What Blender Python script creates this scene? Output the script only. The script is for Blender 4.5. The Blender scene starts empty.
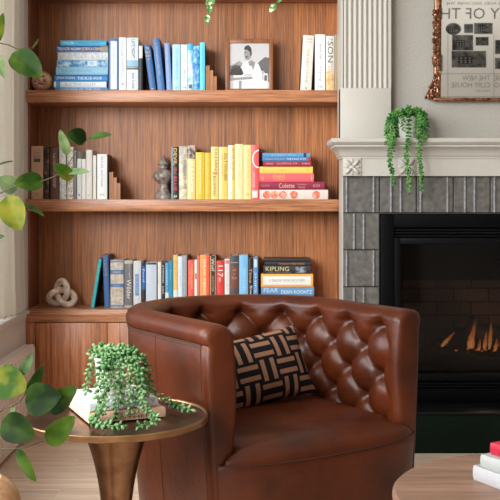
import bpy, bmesh, math, random
from mathutils import Vector, Matrix
random.seed(7)
PI = math.pi
C = bpy.context.scene.collection
F, HOR, CAMZ = 950.0, 203.0, 1.06           # focal length in pixels, horizon row, camera height


def X(px, Y): return (px - 250.0) * Y / F
def Z(py, Y): return CAMZ - (py - HOR) * Y / F


# ------------------------------------------------------------------ materials
def lin(c):
    out = []
    for v in c:
        v = v / 255.0
        out.append(v / 12.92 if v <= 0.04045 else ((v + 0.055) / 1.055) ** 2.4)
    return (out[0], out[1], out[2], 1.0)


MATS = {}


def base_mat(name):
    m = bpy.data.materials.new(name)
    m.use_nodes = True
    nt = m.node_tree
    return m, nt, nt.nodes['Principled BSDF']


def nd(nt, t, **kw):
    n = nt.nodes.new(t)
    for k, v in kw.items():
        setattr(n, k, v)
    return n


def paint(c, rough=0.55, vary=0.06, scale=40.0, metal=0.0, bump=0.0, name='paint', spec=0.5):
    key = (tuple(c), rough, vary, scale, metal, bump, name, spec)
    if key in MATS:
        return MATS[key]
    m, nt, p = base_mat(name)
    tc = nd(nt, 'ShaderNodeTexCoord')
    no = nd(nt, 'ShaderNodeTexNoise')
    no.inputs['Scale'].default_value = scale
    no.inputs['Detail'].default_value = 3
    nt.links.new(tc.outputs['Object'], no.inputs['Vector'])
    mx = nd(nt, 'ShaderNodeMixRGB')
    L = lin(c)
    mx.inputs[1].default_value = tuple(max(0, v * (1 - 2 * vary)) for v in L[:3]) + (1,)
    mx.inputs[2].default_value = tuple(min(1, v * (1 + 2 * vary)) for v in L[:3]) + (1,)
    nt.links.new(no.outputs['Fac'], mx.inputs[0])
    nt.links.new(mx.outputs[0], p.inputs['Base Color'])
    p.inputs['Roughness'].default_value = rough
    p.inputs['Metallic'].default_value = metal
    p.inputs['Specular IOR Level'].default_value = spec
    if bump > 0:
        b = nd(nt, 'ShaderNodeBump')
        b.inputs['Strength'].default_value = bump
        b.inputs['Distance'].default_value = 0.003
        nt.links.new(no.outputs['Fac'], b.inputs['Height'])
        nt.links.new(b.outputs[0], p.inputs['Normal'])
    MATS[key] = m
    return m


def wood(name, dark, light, axis='Z', strip=0.0, strip_axis='X', grain=55.0, rough=0.42, tint=0.28, stretch=0.035, strip_len=0.0):
    m, nt, p = base_mat(name)
    tc = nd(nt, 'ShaderNodeTexCoord')
    mp = nd(nt, 'ShaderNodeMapping')
    s = [1.0, 1.0, 1.0]
    s['XYZ'.index(axis)] = stretch
    mp.inputs['Scale'].default_value = s
    nt.links.new(tc.outputs['Object'], mp.inputs['Vector'])
    vec = mp.outputs[0]
    cell = None
    if strip > 0:
        sx = nd(nt, 'ShaderNodeSeparateXYZ')
        nt.links.new(tc.outputs['Object'], sx.inputs[0])
        dv = nd(nt, 'ShaderNodeMath', operation='DIVIDE')
        dv.inputs[1].default_value = strip
        nt.links.new(sx.outputs[strip_axis], dv.inputs[0])
        fl = nd(nt, 'ShaderNodeMath', operation='FLOOR')
        nt.links.new(dv.outputs[0], fl.inputs[0])
        idx = fl.outputs[0]
        if strip_len > 0:                      # planks: staggered joints along the grain
            w0 = nd(nt, 'ShaderNodeTexWhiteNoise', noise_dimensions='1D')
            nt.links.new(idx, w0.inputs['W'])
            d2 = nd(nt, 'ShaderNodeMath', operation='DIVIDE')
            d2.inputs[1].default_value = strip_len
            nt.links.new(sx.outputs[axis], d2.inputs[0])
            a2 = nd(nt, 'ShaderNodeMath', operation='ADD')
            nt.links.new(d2.outputs[0], a2.inputs[0]); nt.links.new(w0.outputs['Value'], a2.inputs[1])
            f2 = nd(nt, 'ShaderNodeMath', operation='FLOOR')
            nt.links.new(a2.outputs[0], f2.inputs[0])
            m2 = nd(nt, 'ShaderNodeMath', operation='MULTIPLY_ADD')
            m2.inputs[1].default_value = 17.3
            nt.links.new(f2.outputs[0], m2.inputs[0]); nt.links.new(idx, m2.inputs[2])
            idx = m2.outputs[0]
        wn = nd(nt, 'ShaderNodeTexWhiteNoise', noise_dimensions='1D')
        nt.links.new(idx, wn.inputs['W'])
        cell = wn.outputs['Value']
        cb = nd(nt, 'ShaderNodeVectorMath', operation='MULTIPLY_ADD')
        cc = nd(nt, 'ShaderNodeCombineXYZ')
        for k in 'XYZ':
            nt.links.new(cell, cc.inputs[k])
        cb.inputs[1].default_value = (7.0, 5.0, 3.0)
        nt.links.new(cc.outputs[0], cb.inputs[0])
        nt.links.new(vec, cb.inputs[2])
        vec = cb.outputs[0]
    no = nd(nt, 'ShaderNodeTexNoise')
    no.inputs['Scale'].default_value = grain
    no.inputs['Detail'].default_value = 5
    no.inputs['Roughness'].default_value = 0.65
    no.inputs['Distortion'].default_value = 0.4
    nt.links.new(vec, no.inputs['Vector'])
    n2 = nd(nt, 'ShaderNodeTexNoise')
    n2.inputs['Scale'].default_value = grain * 4.5
    n2.inputs['Detail'].default_value = 2
    nt.links.new(vec, n2.inputs['Vector'])
    ad = nd(nt, 'ShaderNodeMath', operation='MULTIPLY_ADD')
    ad.inputs[1].default_value = 0.45
    nt.links.new(n2.outputs['Fac'], ad.inputs[0])
    nt.links.new(no.outputs['Fac'], ad.inputs[2])
    rp = nd(nt, 'ShaderNodeValToRGB')
    e = rp.color_ramp.elements
    e[0].position = 0.48; e[0].color = lin(dark)
    e[1].position = 0.88; e[1].color = lin(light)
    nt.links.new(ad.outputs[0], rp.inputs[0])
    colr = rp.outputs[0]
    if cell is not None:
        mr = nd(nt, 'ShaderNodeMapRange')
        mr.inputs['To Min'].default_value = 1 - tint
        mr.inputs['To Max'].default_value = 1 + tint * 0.6
        nt.links.new(cell, mr.inputs['Value'])
        ml = nd(nt, 'ShaderNodeVectorMath', operation='SCALE')
        nt.links.new(colr, ml.inputs[0])
        nt.links.new(mr.outputs[0], ml.inputs['Scale'])
        colr = ml.outputs[0]
    nt.links.new(colr, p.inputs['Base Color'])
    p.inputs['Roughness'].default_value = rough
    b = nd(nt, 'ShaderNodeBump')
    b.inputs['Strength'].default_value = 0.12
    b.inputs['Distance'].default_value = 0.002
    nt.links.new(ad.outputs[0], b.inputs['Height'])
    nt.links.new(b.outputs[0], p.inputs['Normal'])
    return m


def mottled(name, c1, c2, scale, lo=0.4, hi=0.6, rough=0.5, kind='noise', metal=0.0, bump=0.0, c3=None):
    m, nt, p = base_mat(name)
    tc = nd(nt, 'ShaderNodeTexCoord')
    if kind == 'noise':
        t = nd(nt, 'ShaderNodeTexNoise'); t.inputs['Detail'].default_value = 4
        out = t.outputs['Fac']
    else:
        t = nd(nt, 'ShaderNodeTexVoronoi'); out = t.outputs['Distance']
    t.inputs['Scale'].default_value = scale
    nt.links.new(tc.outputs['Object'], t.inputs['Vector'])
    r = nd(nt, 'ShaderNodeValToRGB')
    e = r.color_ramp.elements
    e[0].position = lo; e[0].color = lin(c1)
    e[1].position = hi; e[1].color = lin(c2)
    if c3:
        q = e.new(min(1.0, hi + 0.18)); q.color = lin(c3)
    nt.links.new(out, r.inputs[0])
    nt.links.new(r.outputs[0], p.inputs['Base Color'])
    p.inputs['Roughness'].default_value = rough
    p.inputs['Metallic'].default_value = metal
    if bump:
        b = nd(nt, 'ShaderNodeBump'); b.inputs['Strength'].default_value = bump
        b.inputs['Distance'].default_value = 0.004
        nt.links.new(out, b.inputs['Height']); nt.links.new(b.outputs[0], p.inputs['Normal'])
    return m


def emit(name, c, s):
    m, nt, p = base_mat(name)
    p.inputs['Base Color'].default_value = (0, 0, 0, 1)
    p.inputs['Emission Color'].default_value = lin(c)
    p.inputs['Emission Strength'].default_value = s
    return m


def glassy(name, tint, gloss=0.08):
    m, nt, p = base_mat(name)
    nt.nodes.remove(p)
    out = nt.nodes['Material Output']
    tr = nd(nt, 'ShaderNodeBsdfTransparent'); tr.inputs[0].default_value = tint
    gl = nd(nt, 'ShaderNodeBsdfGlossy'); gl.inputs['Roughness'].default_value = 0.05
    mx = nd(nt, 'ShaderNodeMixShader'); mx.inputs[0].default_value = gloss
    nt.links.new(tr.outputs[0], mx.inputs[1]); nt.links.new(gl.outputs[0], mx.inputs[2])
    nt.links.new(mx.outputs[0], out.inputs[0])
    return m


# ------------------------------------------------------------------ mesh helpers
def BM(): return bmesh.new()


def box(bm, x0, x1, y0, y1, z0, z1, mi=0, bev=0.0, seg=2):
    r = bmesh.ops.create_cube(bm, size=1.0)
    vs = r['verts']
    for v in vs:
        v.co = Vector(((x0 + x1) / 2 + v.co.x * (x1 - x0), (y0 + y1) / 2 + v.co.y * (y1 - y0), (z0 + z1) / 2 + v.co.z * (z1 - z0)))
    fs = set(f for v in vs for f in v.link_faces)
    for f in fs: f.material_index = mi
    if bev > 0:
        es = list(set(e for v in vs for e in v.link_edges))
        r2 = bmesh.ops.bevel(bm, geom=es, offset=bev, segments=seg, affect='EDGES', profile=0.5)
        for f in r2['faces']: f.material_index = mi


def grid(bm, rows, mi=0, closed_u=False, closed_v=False):
    """rows: list of lists of points -> quad surface"""
    V = [[bm.verts.new(p) for p in r] for r in rows]
    n, m = len(V), len(V[0])
    for i in range(n if closed_v else n - 1):
        for j in range(m if closed_u else m - 1):
            a, b, c, d = V[i][j], V[i][(j + 1) % m], V[(i + 1) % n][(j + 1) % m], V[(i + 1) % n][j]
            try:
                f = bm.faces.new((a, b, c, d)); f.material_index = mi
            except ValueError:
                pass
    return V


def lathe(bm, prof, cx=0, cy=0, seg=32, mi=0, cap=True, fn=None):
    rows = []
    for r, z in prof:
        row = []
        for k in range(seg):
            a = 2 * PI * k / seg
            rr = r * (fn(a, z) if fn else 1)
            row.append((cx + rr * math.cos(a), cy + rr * math.sin(a), z))
        rows.append(row)
    V = grid(bm, rows, mi, closed_u=True)
    if cap:
        for row in (V[0], V[-1]):
            try:
                f = bm.faces.new(row); f.material_index = mi
            except ValueError: pass
    return V


def frame_of(t):
    t = t.normalized()
    up = Vector((0, 0, 1)) if abs(t.z) < 0.9 else Vector((1, 0, 0))
    a = t.cross(up).normalized()
    return a, t.cross(a).normalized()


def tube(bm, pts, rad, seg=8, mi=0, closed=False, sx=1.0):
    pts = [Vector(p) for p in pts]
    n = len(pts)
    rows = []
    for i in range(n):
        if closed: t = pts[(i + 1) % n] - pts[i - 1]
        else: t = pts[min(i + 1, n - 1)] - pts[max(i - 1, 0)]
        a, b = frame_of(t)
        r = rad[i] if isinstance(rad, (list, tuple)) else rad
        rows.append([pts[i] + a * (r * sx * math.cos(2 * PI * k / seg)) + b * (r * math.sin(2 * PI * k / seg)) for k in range(seg)])
    V = grid(bm, rows, mi, closed_u=True, closed_v=closed)
    if not closed:
        for row in (V[0], V[-1]):
            try:
                f = bm.faces.new(row); f.material_index = mi
            except ValueError: pass


def ball(bm, c, r, mi=0, sub=2, scale=(1, 1, 1), rot=None):
    res = bmesh.ops.create_icosphere(bm, subdivisions=sub, radius=1.0)
    S = Matrix.Diagonal((r * scale[0], r * scale[1], r * scale[2]))
    M = (rot.to_3x3() @ S) if rot else S
    for v in res['verts']:
        v.co = M @ v.co + Vector(c)
    for f in set(f for v in res['verts'] for f in v.link_faces): f.material_index = mi


def prism(bm, poly, y0, y1, mi=0):
    """polygon in XZ extruded along Y"""
    a = [bm.verts.new((p[0], y0, p[1])) for p in poly]
    b = [bm.verts.new((p[0], y1, p[1])) for p in poly]
    n = len(poly)
    fs = [bm.faces.new(a), bm.faces.new(b[::-1])]
    for i in range(n):
        fs.append(bm.faces.new((a[i], b[i], b[(i + 1) % n], a[(i + 1) % n])))
    for f in fs: f.material_index = mi


def smooth_path(pts, n=8):
    P = [Vector(p) for p in pts]
    P = [P[0] * 2 - P[1]] + P + [P[-1] * 2 - P[-2]]
    out = []
    for i in range(1, len(P) - 2):
        for k in range(n):
            t = k / n
            a, b, c, d = P[i - 1], P[i], P[i + 1], P[i + 2]
            out.append(0.5 * ((2 * b) + (c - a) * t + (2 * a - 5 * b + 4 * c - d) * t * t + (3 * b - a - 3 * c + d) * t ** 3))
    out.append(P[-2])
    return out


def link(o, parent=None):
    C.objects.link(o)
    if parent: o.parent = parent
    return o


def obj(name, bm, mats, parent=None, smooth=True, ang=35, loc=None, rot=None, label=None, norm=True):
    if norm:
        bmesh.ops.recalc_face_normals(bm, faces=bm.faces[:])
    if smooth:
        for f in bm.faces: f.smooth = True
        lim = math.radians(ang)
        for e in bm.edges:
            if len(e.link_faces) == 2 and e.calc_face_angle(0) > lim: e.smooth = False
    me = bpy.data.meshes.new(name)
    bm.to_mesh(me); bm.free()
    for m in (mats if isinstance(mats, (list, tuple)) else [mats]): me.materials.append(m)
    o = bpy.data.objects.new(name, me)
    link(o, parent)
    if loc: o.location = loc
    if rot: o.rotation_euler = rot
    if label: o['label'] = label
    return o


def thing(name, label, cat, loc=(0, 0, 0), rot=(0, 0, 0), group=None):
    o = bpy.data.objects.new(name, None)
    o.empty_display_size = 0.05
    C.objects.link(o)
    o.location = loc; o.rotation_euler = rot
    o['label'] = label; o['category'] = cat
    if group: o['group'] = group
    return o


def tag(o, label, cat, group=None):
    o['label'] = label; o['category'] = cat
    if group: o['group'] = group
    return o


def struct(name, bm, mats, parent=None, **kw):
    o = obj(name, bm, mats, parent, **kw)
    if not parent: o['kind'] = 'structure'
    return o


def text_polys(body):
    cu = bpy.data.curves.new('lettering', 'FONT')
    cu.body = body
    cu.resolution_u = 2
    ob = bpy.data.objects.new('lettering', cu)
    C.objects.link(ob)
    bpy.context.view_layer.update()
    me = bpy.data.meshes.new_from_object(ob.evaluated_get(bpy.context.evaluated_depsgraph_get()))
    bpy.data.objects.remove(ob); bpy.data.curves.remove(cu)
    vs = [v.co.copy() for v in me.vertices]
    fs = [tuple(p.vertices) for p in me.polygons]
    bpy.data.meshes.remove(me)
    return vs, fs


TXT = {}


def add_text(bm, body, o, du, dv, w, h, mi=0, keep=False):
    """lettering filling the w x h box with its lower-left corner at o, du = reading direction, dv = up"""
    if body not in TXT: TXT[body] = text_polys(body)
    vs, fs = TXT[body]
    if not vs: return
    x0 = min(v.x for v in vs); x1 = max(v.x for v in vs); y0 = min(v.y for v in vs); y1 = max(v.y for v in vs)
    sx, sy = w / (x1 - x0), h / (y1 - y0)
    o = Vector(o); du = Vector(du); dv = Vector(dv)
    ox = oy = 0
    if keep:
        s = min(sx, sy); ox = (w - s * (x1 - x0)) / 2; oy = (h - s * (y1 - y0)) / 2
        sx = sy = s
    V = [bm.verts.new(o + du * ((v.x - x0) * sx + ox) + dv * ((v.y - y0) * sy + oy)) for v in vs]
    for f in fs:
        try:
            ff = bm.faces.new([V[i] for i in f]); ff.material_index = mi
        except ValueError: pass


# ------------------------------------------------------------------ setting
YS, YB, YSP = 4.40, 4.635, 4.45        # shelf fronts, bookcase back, spines on the two upper shelves
walnut_back = wood('walnut_veneer_upright', (90, 46, 28), (194, 124, 70), 'Z', 0.108, 'X', 120, 0.45, 0.22, stretch=0.022)
walnut_side = wood('walnut_side_panel', (92, 50, 34), (156, 96, 64), 'Z', 0, 'X', 90, 0.45)
walnut_shelf = wood('walnut_lengthwise', (112, 66, 42), (200, 138, 98), 'X', 0, 'X', 60, 0.36, stretch=0.05)
walnut_door = wood('walnut_door', (112, 60, 36), (204, 132, 86), 'Z', 0.19, 'X', 80, 0.40, 0.12)
plaster = mottled('textured_plaster', (162, 158, 151), (184, 180, 172), 210, 0.35, 0.65, 0.85, bump=0.6)
white_paint = paint((186, 182, 174), 0.5, 0.01, 20, name='off_white_trim_paint')
warm_wall = paint((212, 209, 205), 0.7, 0.02, 30, name='warm_grey_wall_paint')
white_wall = paint((226, 223, 217), 0.8, 0.01, 30, name='white_wall_paint')
floor_mat = wood('pale_oak_floor', (186, 160, 138), (232, 212, 192), 'X', 0.11, 'Y', 26, 0.45, 0.10, 0.05, 1.3)

XL = -1.04
bm = BM(); box(bm, -1.3, 3.5, -1.6, 5.0, -0.1, 0.0)
struct('floor', bm, floor_mat, smooth=False)
bm = BM(); box(bm, -1.3, 3.5, -1.6, 5.0, 2.72, 2.82)
struct('ceiling', bm, white_wall, smooth=False)
# left wall with one wide window opening
WY0, WY1, WZ0, WZ1 = -1.2, 4.06, 0.60, 2.60
bm = BM()
box(bm, XL - 0.14, XL, -1.6, WY0, 0, 2.72)
box(bm, XL - 0.14, XL, WY1, 5.0, 0, 2.72)
box(bm, XL - 0.14, XL, WY0, WY1, 0, WZ0)
box(bm, XL - 0.14, XL, WY0, WY1, WZ1, 2.72)
struct('wall_left', bm, warm_wall, smooth=False)
bm = BM()
for y0, y1 in ((WY0, WY0 + .05), (WY1 - .05, WY1), (0.09, 0.14), (1.40, 1.45), (2.72, 2.77)):
    box(bm, XL - 0.11, XL - 0.05, y0, y1, WZ0, WZ1, bev=.004)
for z0, z1 in ((WZ0, WZ0 + .05), (WZ1 - .05, WZ1)):
    box(bm, XL - 0.108, XL - 0.052, WY0, WY1, z0, z1, bev=.004)
win = struct('window_1', bm, white_paint)
bm = BM(); box(bm, XL - 0.083, XL - 0.077, WY0 + .04, WY1 - .04, WZ0 + .04, WZ1 - .04)
obj('window_pane', bm, glassy('clear_glass', (.97, .98, .98, 1), .04), win, smooth=False)
bm = BM(); box(bm, XL - 0.05, XL + 0.036, -1.4, 4.33, 0.556, 0.572, bev=.003); box(bm, XL, XL + 0.022, -1.4, 4.33, 0.536, 0.556, bev=.003)
s = struct('trim_1', bm, paint((228, 228, 226), 0.35, .01, name='white_sill_paint')); s['label'] = 'white window sill board along the left wall'
# ribbed heater cover under the sill
bm = BM()
box(bm, XL, XL + 0.045, -1.4, 4.372, 0.02, 0.41)
y = -1.38
while y < 4.36:
    box(bm, XL + 0.045, XL + 0.052, y, y + 0.016, 0.05, 0.40); y += 0.030
s = struct('baseboard_left', bm, paint((236, 226, 219), 0.5, .02, name='ribbed_cover_paint'), smooth=False)
# rear wall (behind the photographer), right wall
bm = BM(); box(bm, -1.18, 3.5, -1.6, -1.45, 0, 2.72)
struct('wall_rear', bm, paint((150, 140, 130), .8, .02, name='taupe_wall_paint'), smooth=False)
bm = BM(); box(bm, 3.35, 3.5, -1.45, 5.0, 0, 2.72)
struct('wall_right', bm, paint((120, 108, 98), .8, .02, name='taupe_wall_paint'), smooth=False)
# back wall behind bookcase and chimney breast with firebox hole
bm = BM()
box(bm, -1.18, 3.5, 4.80, 5.0, 0, 2.72)
HX0, HX1, HZ0, HZ1 = 0.60, 1.38, 0.20, 0.98
box(bm, 0.445, HX0, 4.30, 4.80, 0, 2.72)
box(bm, HX1, 3.35, 4.30, 4.80, 0, 2.72)
box(bm, HX0, HX1, 4.30, 4.80, HZ1, 2.72)
box(bm, HX0, HX1, 4.30, 4.80, 0, HZ0)
struct('wall_back', bm, plaster, smooth=False)

# ------------------------------------------------------------------ bookcase
BX0, BX1 = -1.03, 0.425
z1, z2, z3 = Z(90, YS), Z(199.3, YS), Z(309.5, YS)      # tops of the two shelves and of the cabinet
z0 = z1 + (z1 - z2)
TH = 0.056
bc = thing('bookcase', 'built-in walnut bookcase with thick floating shelves and a cabinet base, left of the fireplace', 'bookcase', (0, YB, 0))


def W(bm):
    bmesh.ops.translate(bm, verts=bm.verts[:], vec=(0, -YB, 0))
    return bm


bm = BM(); box(bm, BX0, BX1, YB, YB + .03, 0.05, 2.65)
obj('back_panel', W(bm), walnut_back, bc, smooth=False)
for a, b in ((BX0 - .0095, BX0), (BX1, BX1 + .018)):
    bm = BM(); box(bm, a, b, 4.45, YB + .03, 0.05, 2.65)
    obj('side_panel', W(bm), walnut_side, bc, smooth=False)
for zt in (z0, z1, z2):
    bm = BM(); box(bm, BX0 - .008, 0.4395, YS, YB, zt - TH, zt, bev=.003)
    obj('shelf', W(bm), walnut_shelf, bc)
bm = BM(); box(bm, BX0 - .008, 0.4395, YS, YB, z3 - .058, z3, bev=.003)
obj('counter', W(bm), walnut_shelf, bc)
bm = BM(); box(bm, BX0 - .008, 0.4395, YS + .02, YB, 0.0, z3 - .058)
obj('cabinet_body', W(bm), walnut_side, bc, smooth=False)
xs = [X(26, 4.41), X(36, 4.41), X(107.3, 4.41), X(188, 4.41), X(268, 4.41), 0.4395]
bm = BM(); box(bm, xs[0], xs[1] - .002, YS + .004, YS + .02, 0.07, z3 - .060, bev=.001)
obj('stile', W(bm), walnut_door, bc)
for i in range(1, 5):
    bm = BM(); box(bm, xs[i] + .0015, xs[i + 1] - .0015, YS + .002, YS + .02, 0.07, z3 - .062, bev=.0015)
    obj('door', W(bm), walnut_door, bc)

# ------------------------------------------------------------------ books
PAGE = paint((226, 220, 206), 0.8, 0.05, 220, name='page_edges')
KN = [0]


def book(kind_label, T, D, H, spine, side=None, side2=None, texts=(), bands=(), rough=0.45, mat=None, fore=False, group=None, pages=None, label_cat='book'):
    """upright book: x 0..T, spine at y=0, z 0..H.  bands (x0,x1,z0,z1,colour|material), texts (str,x0,x1,z0,z1,colour,'v'|'h')
    fractions of the spine (z from the bottom).  fore=True shows page edges instead of a spine."""
    D = min(D, YB - YSP - .012 if group and 'counter' not in group else YB - 4.475 - .008) if group and 'table' not in group else D
    t = thing('book', kind_label, 'book', group=group)
    sp = mat or paint(spine, rough, 0.04, 70, name='book_cloth')
    sd = paint(side, rough, 0.04, 70, name='book_cover') if side else sp
    b = min(0.0028, T * 0.16)
    bul = min(0.003, T * 0.09)
    n = 6
    cur = lambda u: -bul * (1 - (2 * u - 1) ** 2)
    bm = BM()
    outer = [(T * k / n, cur(k / n)) for k in range(n + 1)]
    inner = [(T - b, b), (b, b)]
    if fore:
        box(bm, 0, b, 0, D, 0, H, 1); box(bm, T - b, T, 0, D, 0, H, 1); box(bm, b, T - b, D - b, D, 0, H, 1)
    else:
        poly = outer + [(T, D), (T - b, D)] + inner + [(b, D), (0, D)]
        lo = [bm.verts.new((p[0], p[1], 0)) for p in poly]
        hi = [bm.verts.new((p[0], p[1], H)) for p in poly]
        bm.faces.new(lo[::-1]).material_index = 1
        bm.faces.new(hi).material_index = 1
        m = len(poly)
        for i in range(m):
            f = bm.faces.new((lo[i], lo[(i + 1) % m], hi[(i + 1) % m], hi[i]))
            f.material_index = 0 if i < n else 1
    cov = obj('cover', bm, [sp, sd], t, ang=50)
    bm = BM()
    if fore: box(bm, b, T - b, 0.004, D - b, 0.003, H - 0.003)
    else: box(bm, b, T - b, b, D - 0.004, 0.003, H - 0.003)
    obj('pages', bm, pages or PAGE, t, smooth=False)
    off = 0.0004
    for bd in bands:
        x0, x1, a0, a1, c = bd
        bm = BM()
        rows = []
        for zz in (a0 * H, a1 * H):
            rows.append([((x0 + (x1 - x0) * k / n) * T, cur(x0 + (x1 - x0) * k / n) - off, zz) for k in range(n + 1)])
        grid(bm, rows)
        off += 0.00025
        obj('spine_panel', bm, c if isinstance(c, bpy.types.Material) else paint(c, rough, 0.05, 90, name='spine_print'), cov)
    groups = {}
    for tx in texts:
        groups.setdefault(tuple(tx[5]), []).append(tx)
    for c, lst in groups.items():
        bm = BM()
        for s, x0, x1, a0, a1, _, o in lst:
            yy = -bul - off - 0.0002
            if o == 'v':   # reads downwards, letter tops to the right
                add_text(bm, s, (x0 * T, yy, a1 * H), (0, 0, -1), (1, 0, 0), (a1 - a0) * H, (x1 - x0) * T)
            else:
                add_text(bm, s, (x0 * T, yy, a0 * H), (1, 0, 0), (0, 0, 1), (x1 - x0) * T, (a1 - a0) * H)
        obj('title_lettering', bm, paint(c, 0.5, 0.0, 10, name='printed_lettering'), cov, smooth=False, norm=False)
    return t


def upright(px0, px1, pyt, shelf_z, Y, lean, D, label, spine, group, **kw):
    """lean in degrees: positive leans to the right"""
    T = X(px1, Y) - X(px0, Y) - 0.0004
    H = (Z(pyt, Y) - shelf_z) / math.cos(math.radians(lean))
    if lean: T *= math.cos(math.radians(lean))
    t = book(label, T, D, H, spine, group=group, **kw)
    t.rotation_euler = (0, math.radians(lean), 0)
    x = X(px0, Y)
    zz = shelf_z + 0.0004
    if lean > 0:
        x += T - T * math.cos(math.radians(lean)); zz += T * math.sin(math.radians(lean))
    t.location = (x, Y, zz)
    return t


def flat(px0, px1, z0_, th, Y, D, label, spine, group, **kw):
    H = X(px1, Y) - X(px0, Y)
    t = book(label, th - 0.0004, D, H, spine, group=group, **kw)
    t.rotation_euler = (0, -PI / 2, 0)
    t.location = (X(px1, Y), Y, z0_ + 0.0003)
    return t


G1 = 'stacked blue books at the left end of the top shelf'
rows = [  # bottom to top: y0,y1,x0,x1
    (86.5, 90.2, 55, 108, (44, 132, 196), dict(texts=[('GARDENS BY THE SEA', .2, .8, .15, .9, (190, 220, 240), 'v')]), 'thin blue paperback at the bottom of the blue stack on the top shelf'),
    (80.6, 86.5, 54, 106.5, (222, 230, 236), dict(bands=[(0, 1, .88, .96, (90, 160, 210))], texts=[('ALL THE LIGHT', .25, .75, .2, .8, (150, 180, 205), 'v')]), 'white book second from the bottom of the blue stack on the top shelf'),
    (74, 80.6, 54.5, 107.5, (22, 124, 198), dict(texts=[('JENNI FAGAN', .25, .75, .62, .96, (225, 235, 245), 'v'), ('THE BLUE HOUR', .28, .72, .1, .56, (225, 235, 245), 'v')]), 'bright blue book third from the bottom of the blue stack, white capitals on its spine'),
    (66, 74, 56, 108, (134, 190, 220), dict(texts=[('THE SEA AROUND', .35, .65, .3, .9, (84, 150, 190), 'v')]), 'thick pale blue book in the middle of the blue stack on the top shelf'),
    (59.5, 66, 57, 108, (62, 150, 206), dict(mat=mottled('blue_cloud_print', (36, 126, 192), (190, 224, 240), 45, .4, .65), bands=[(.1, .9, .22, .40, (206, 226, 238))], texts=[('FISH', .3, .7, .27, .35, (60, 140, 190), 'v')]), 'mottled blue and white book just under the fore-edge book in the blue stack'),
    (51, 59.5, 57, 108.5, (150, 176, 200), dict(fore=True, pages=mottled('fore_edge', (176, 186, 196), (226, 228, 232), 130, .35, .65)), 'thick book turned with its pale page edges outward in the blue stack'),
    (45, 51, 56, 108, (38, 84, 152), dict(bands=[(0, 1, 0, .14, (140, 134, 126))], texts=[('TREVOR NOAH', .25, .75, .53, .97, (240, 240, 240), 'v'), ('BORN A CRIME', .22, .78, .12, .5, (238, 186, 92), 'v')]), 'dark blue book with white and orange capitals, second from the top of the blue stack'),
    (39.6, 45, 60.5, 106.5, (38, 172, 216), dict(texts=[('SWIMMING LESSONS', .25, .75, .15, .62, (20, 110, 170), 'v'), ('FULLER', .25, .7, .7, .93, (190, 232, 242), 'v')]), 'bright cyan paperback topmost on the blue stack'),
]
zc = z1
for y0, y1, x0, x1, c, kw, lab in rows:
    th = (y1 - y0) * YSP / F
    flat(x0, x1, zc, th, YSP - 0.004 + random.uniform(-.004, .006), random.uniform(.14, .19), lab, c, G1, **kw)
    zc += th

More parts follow.
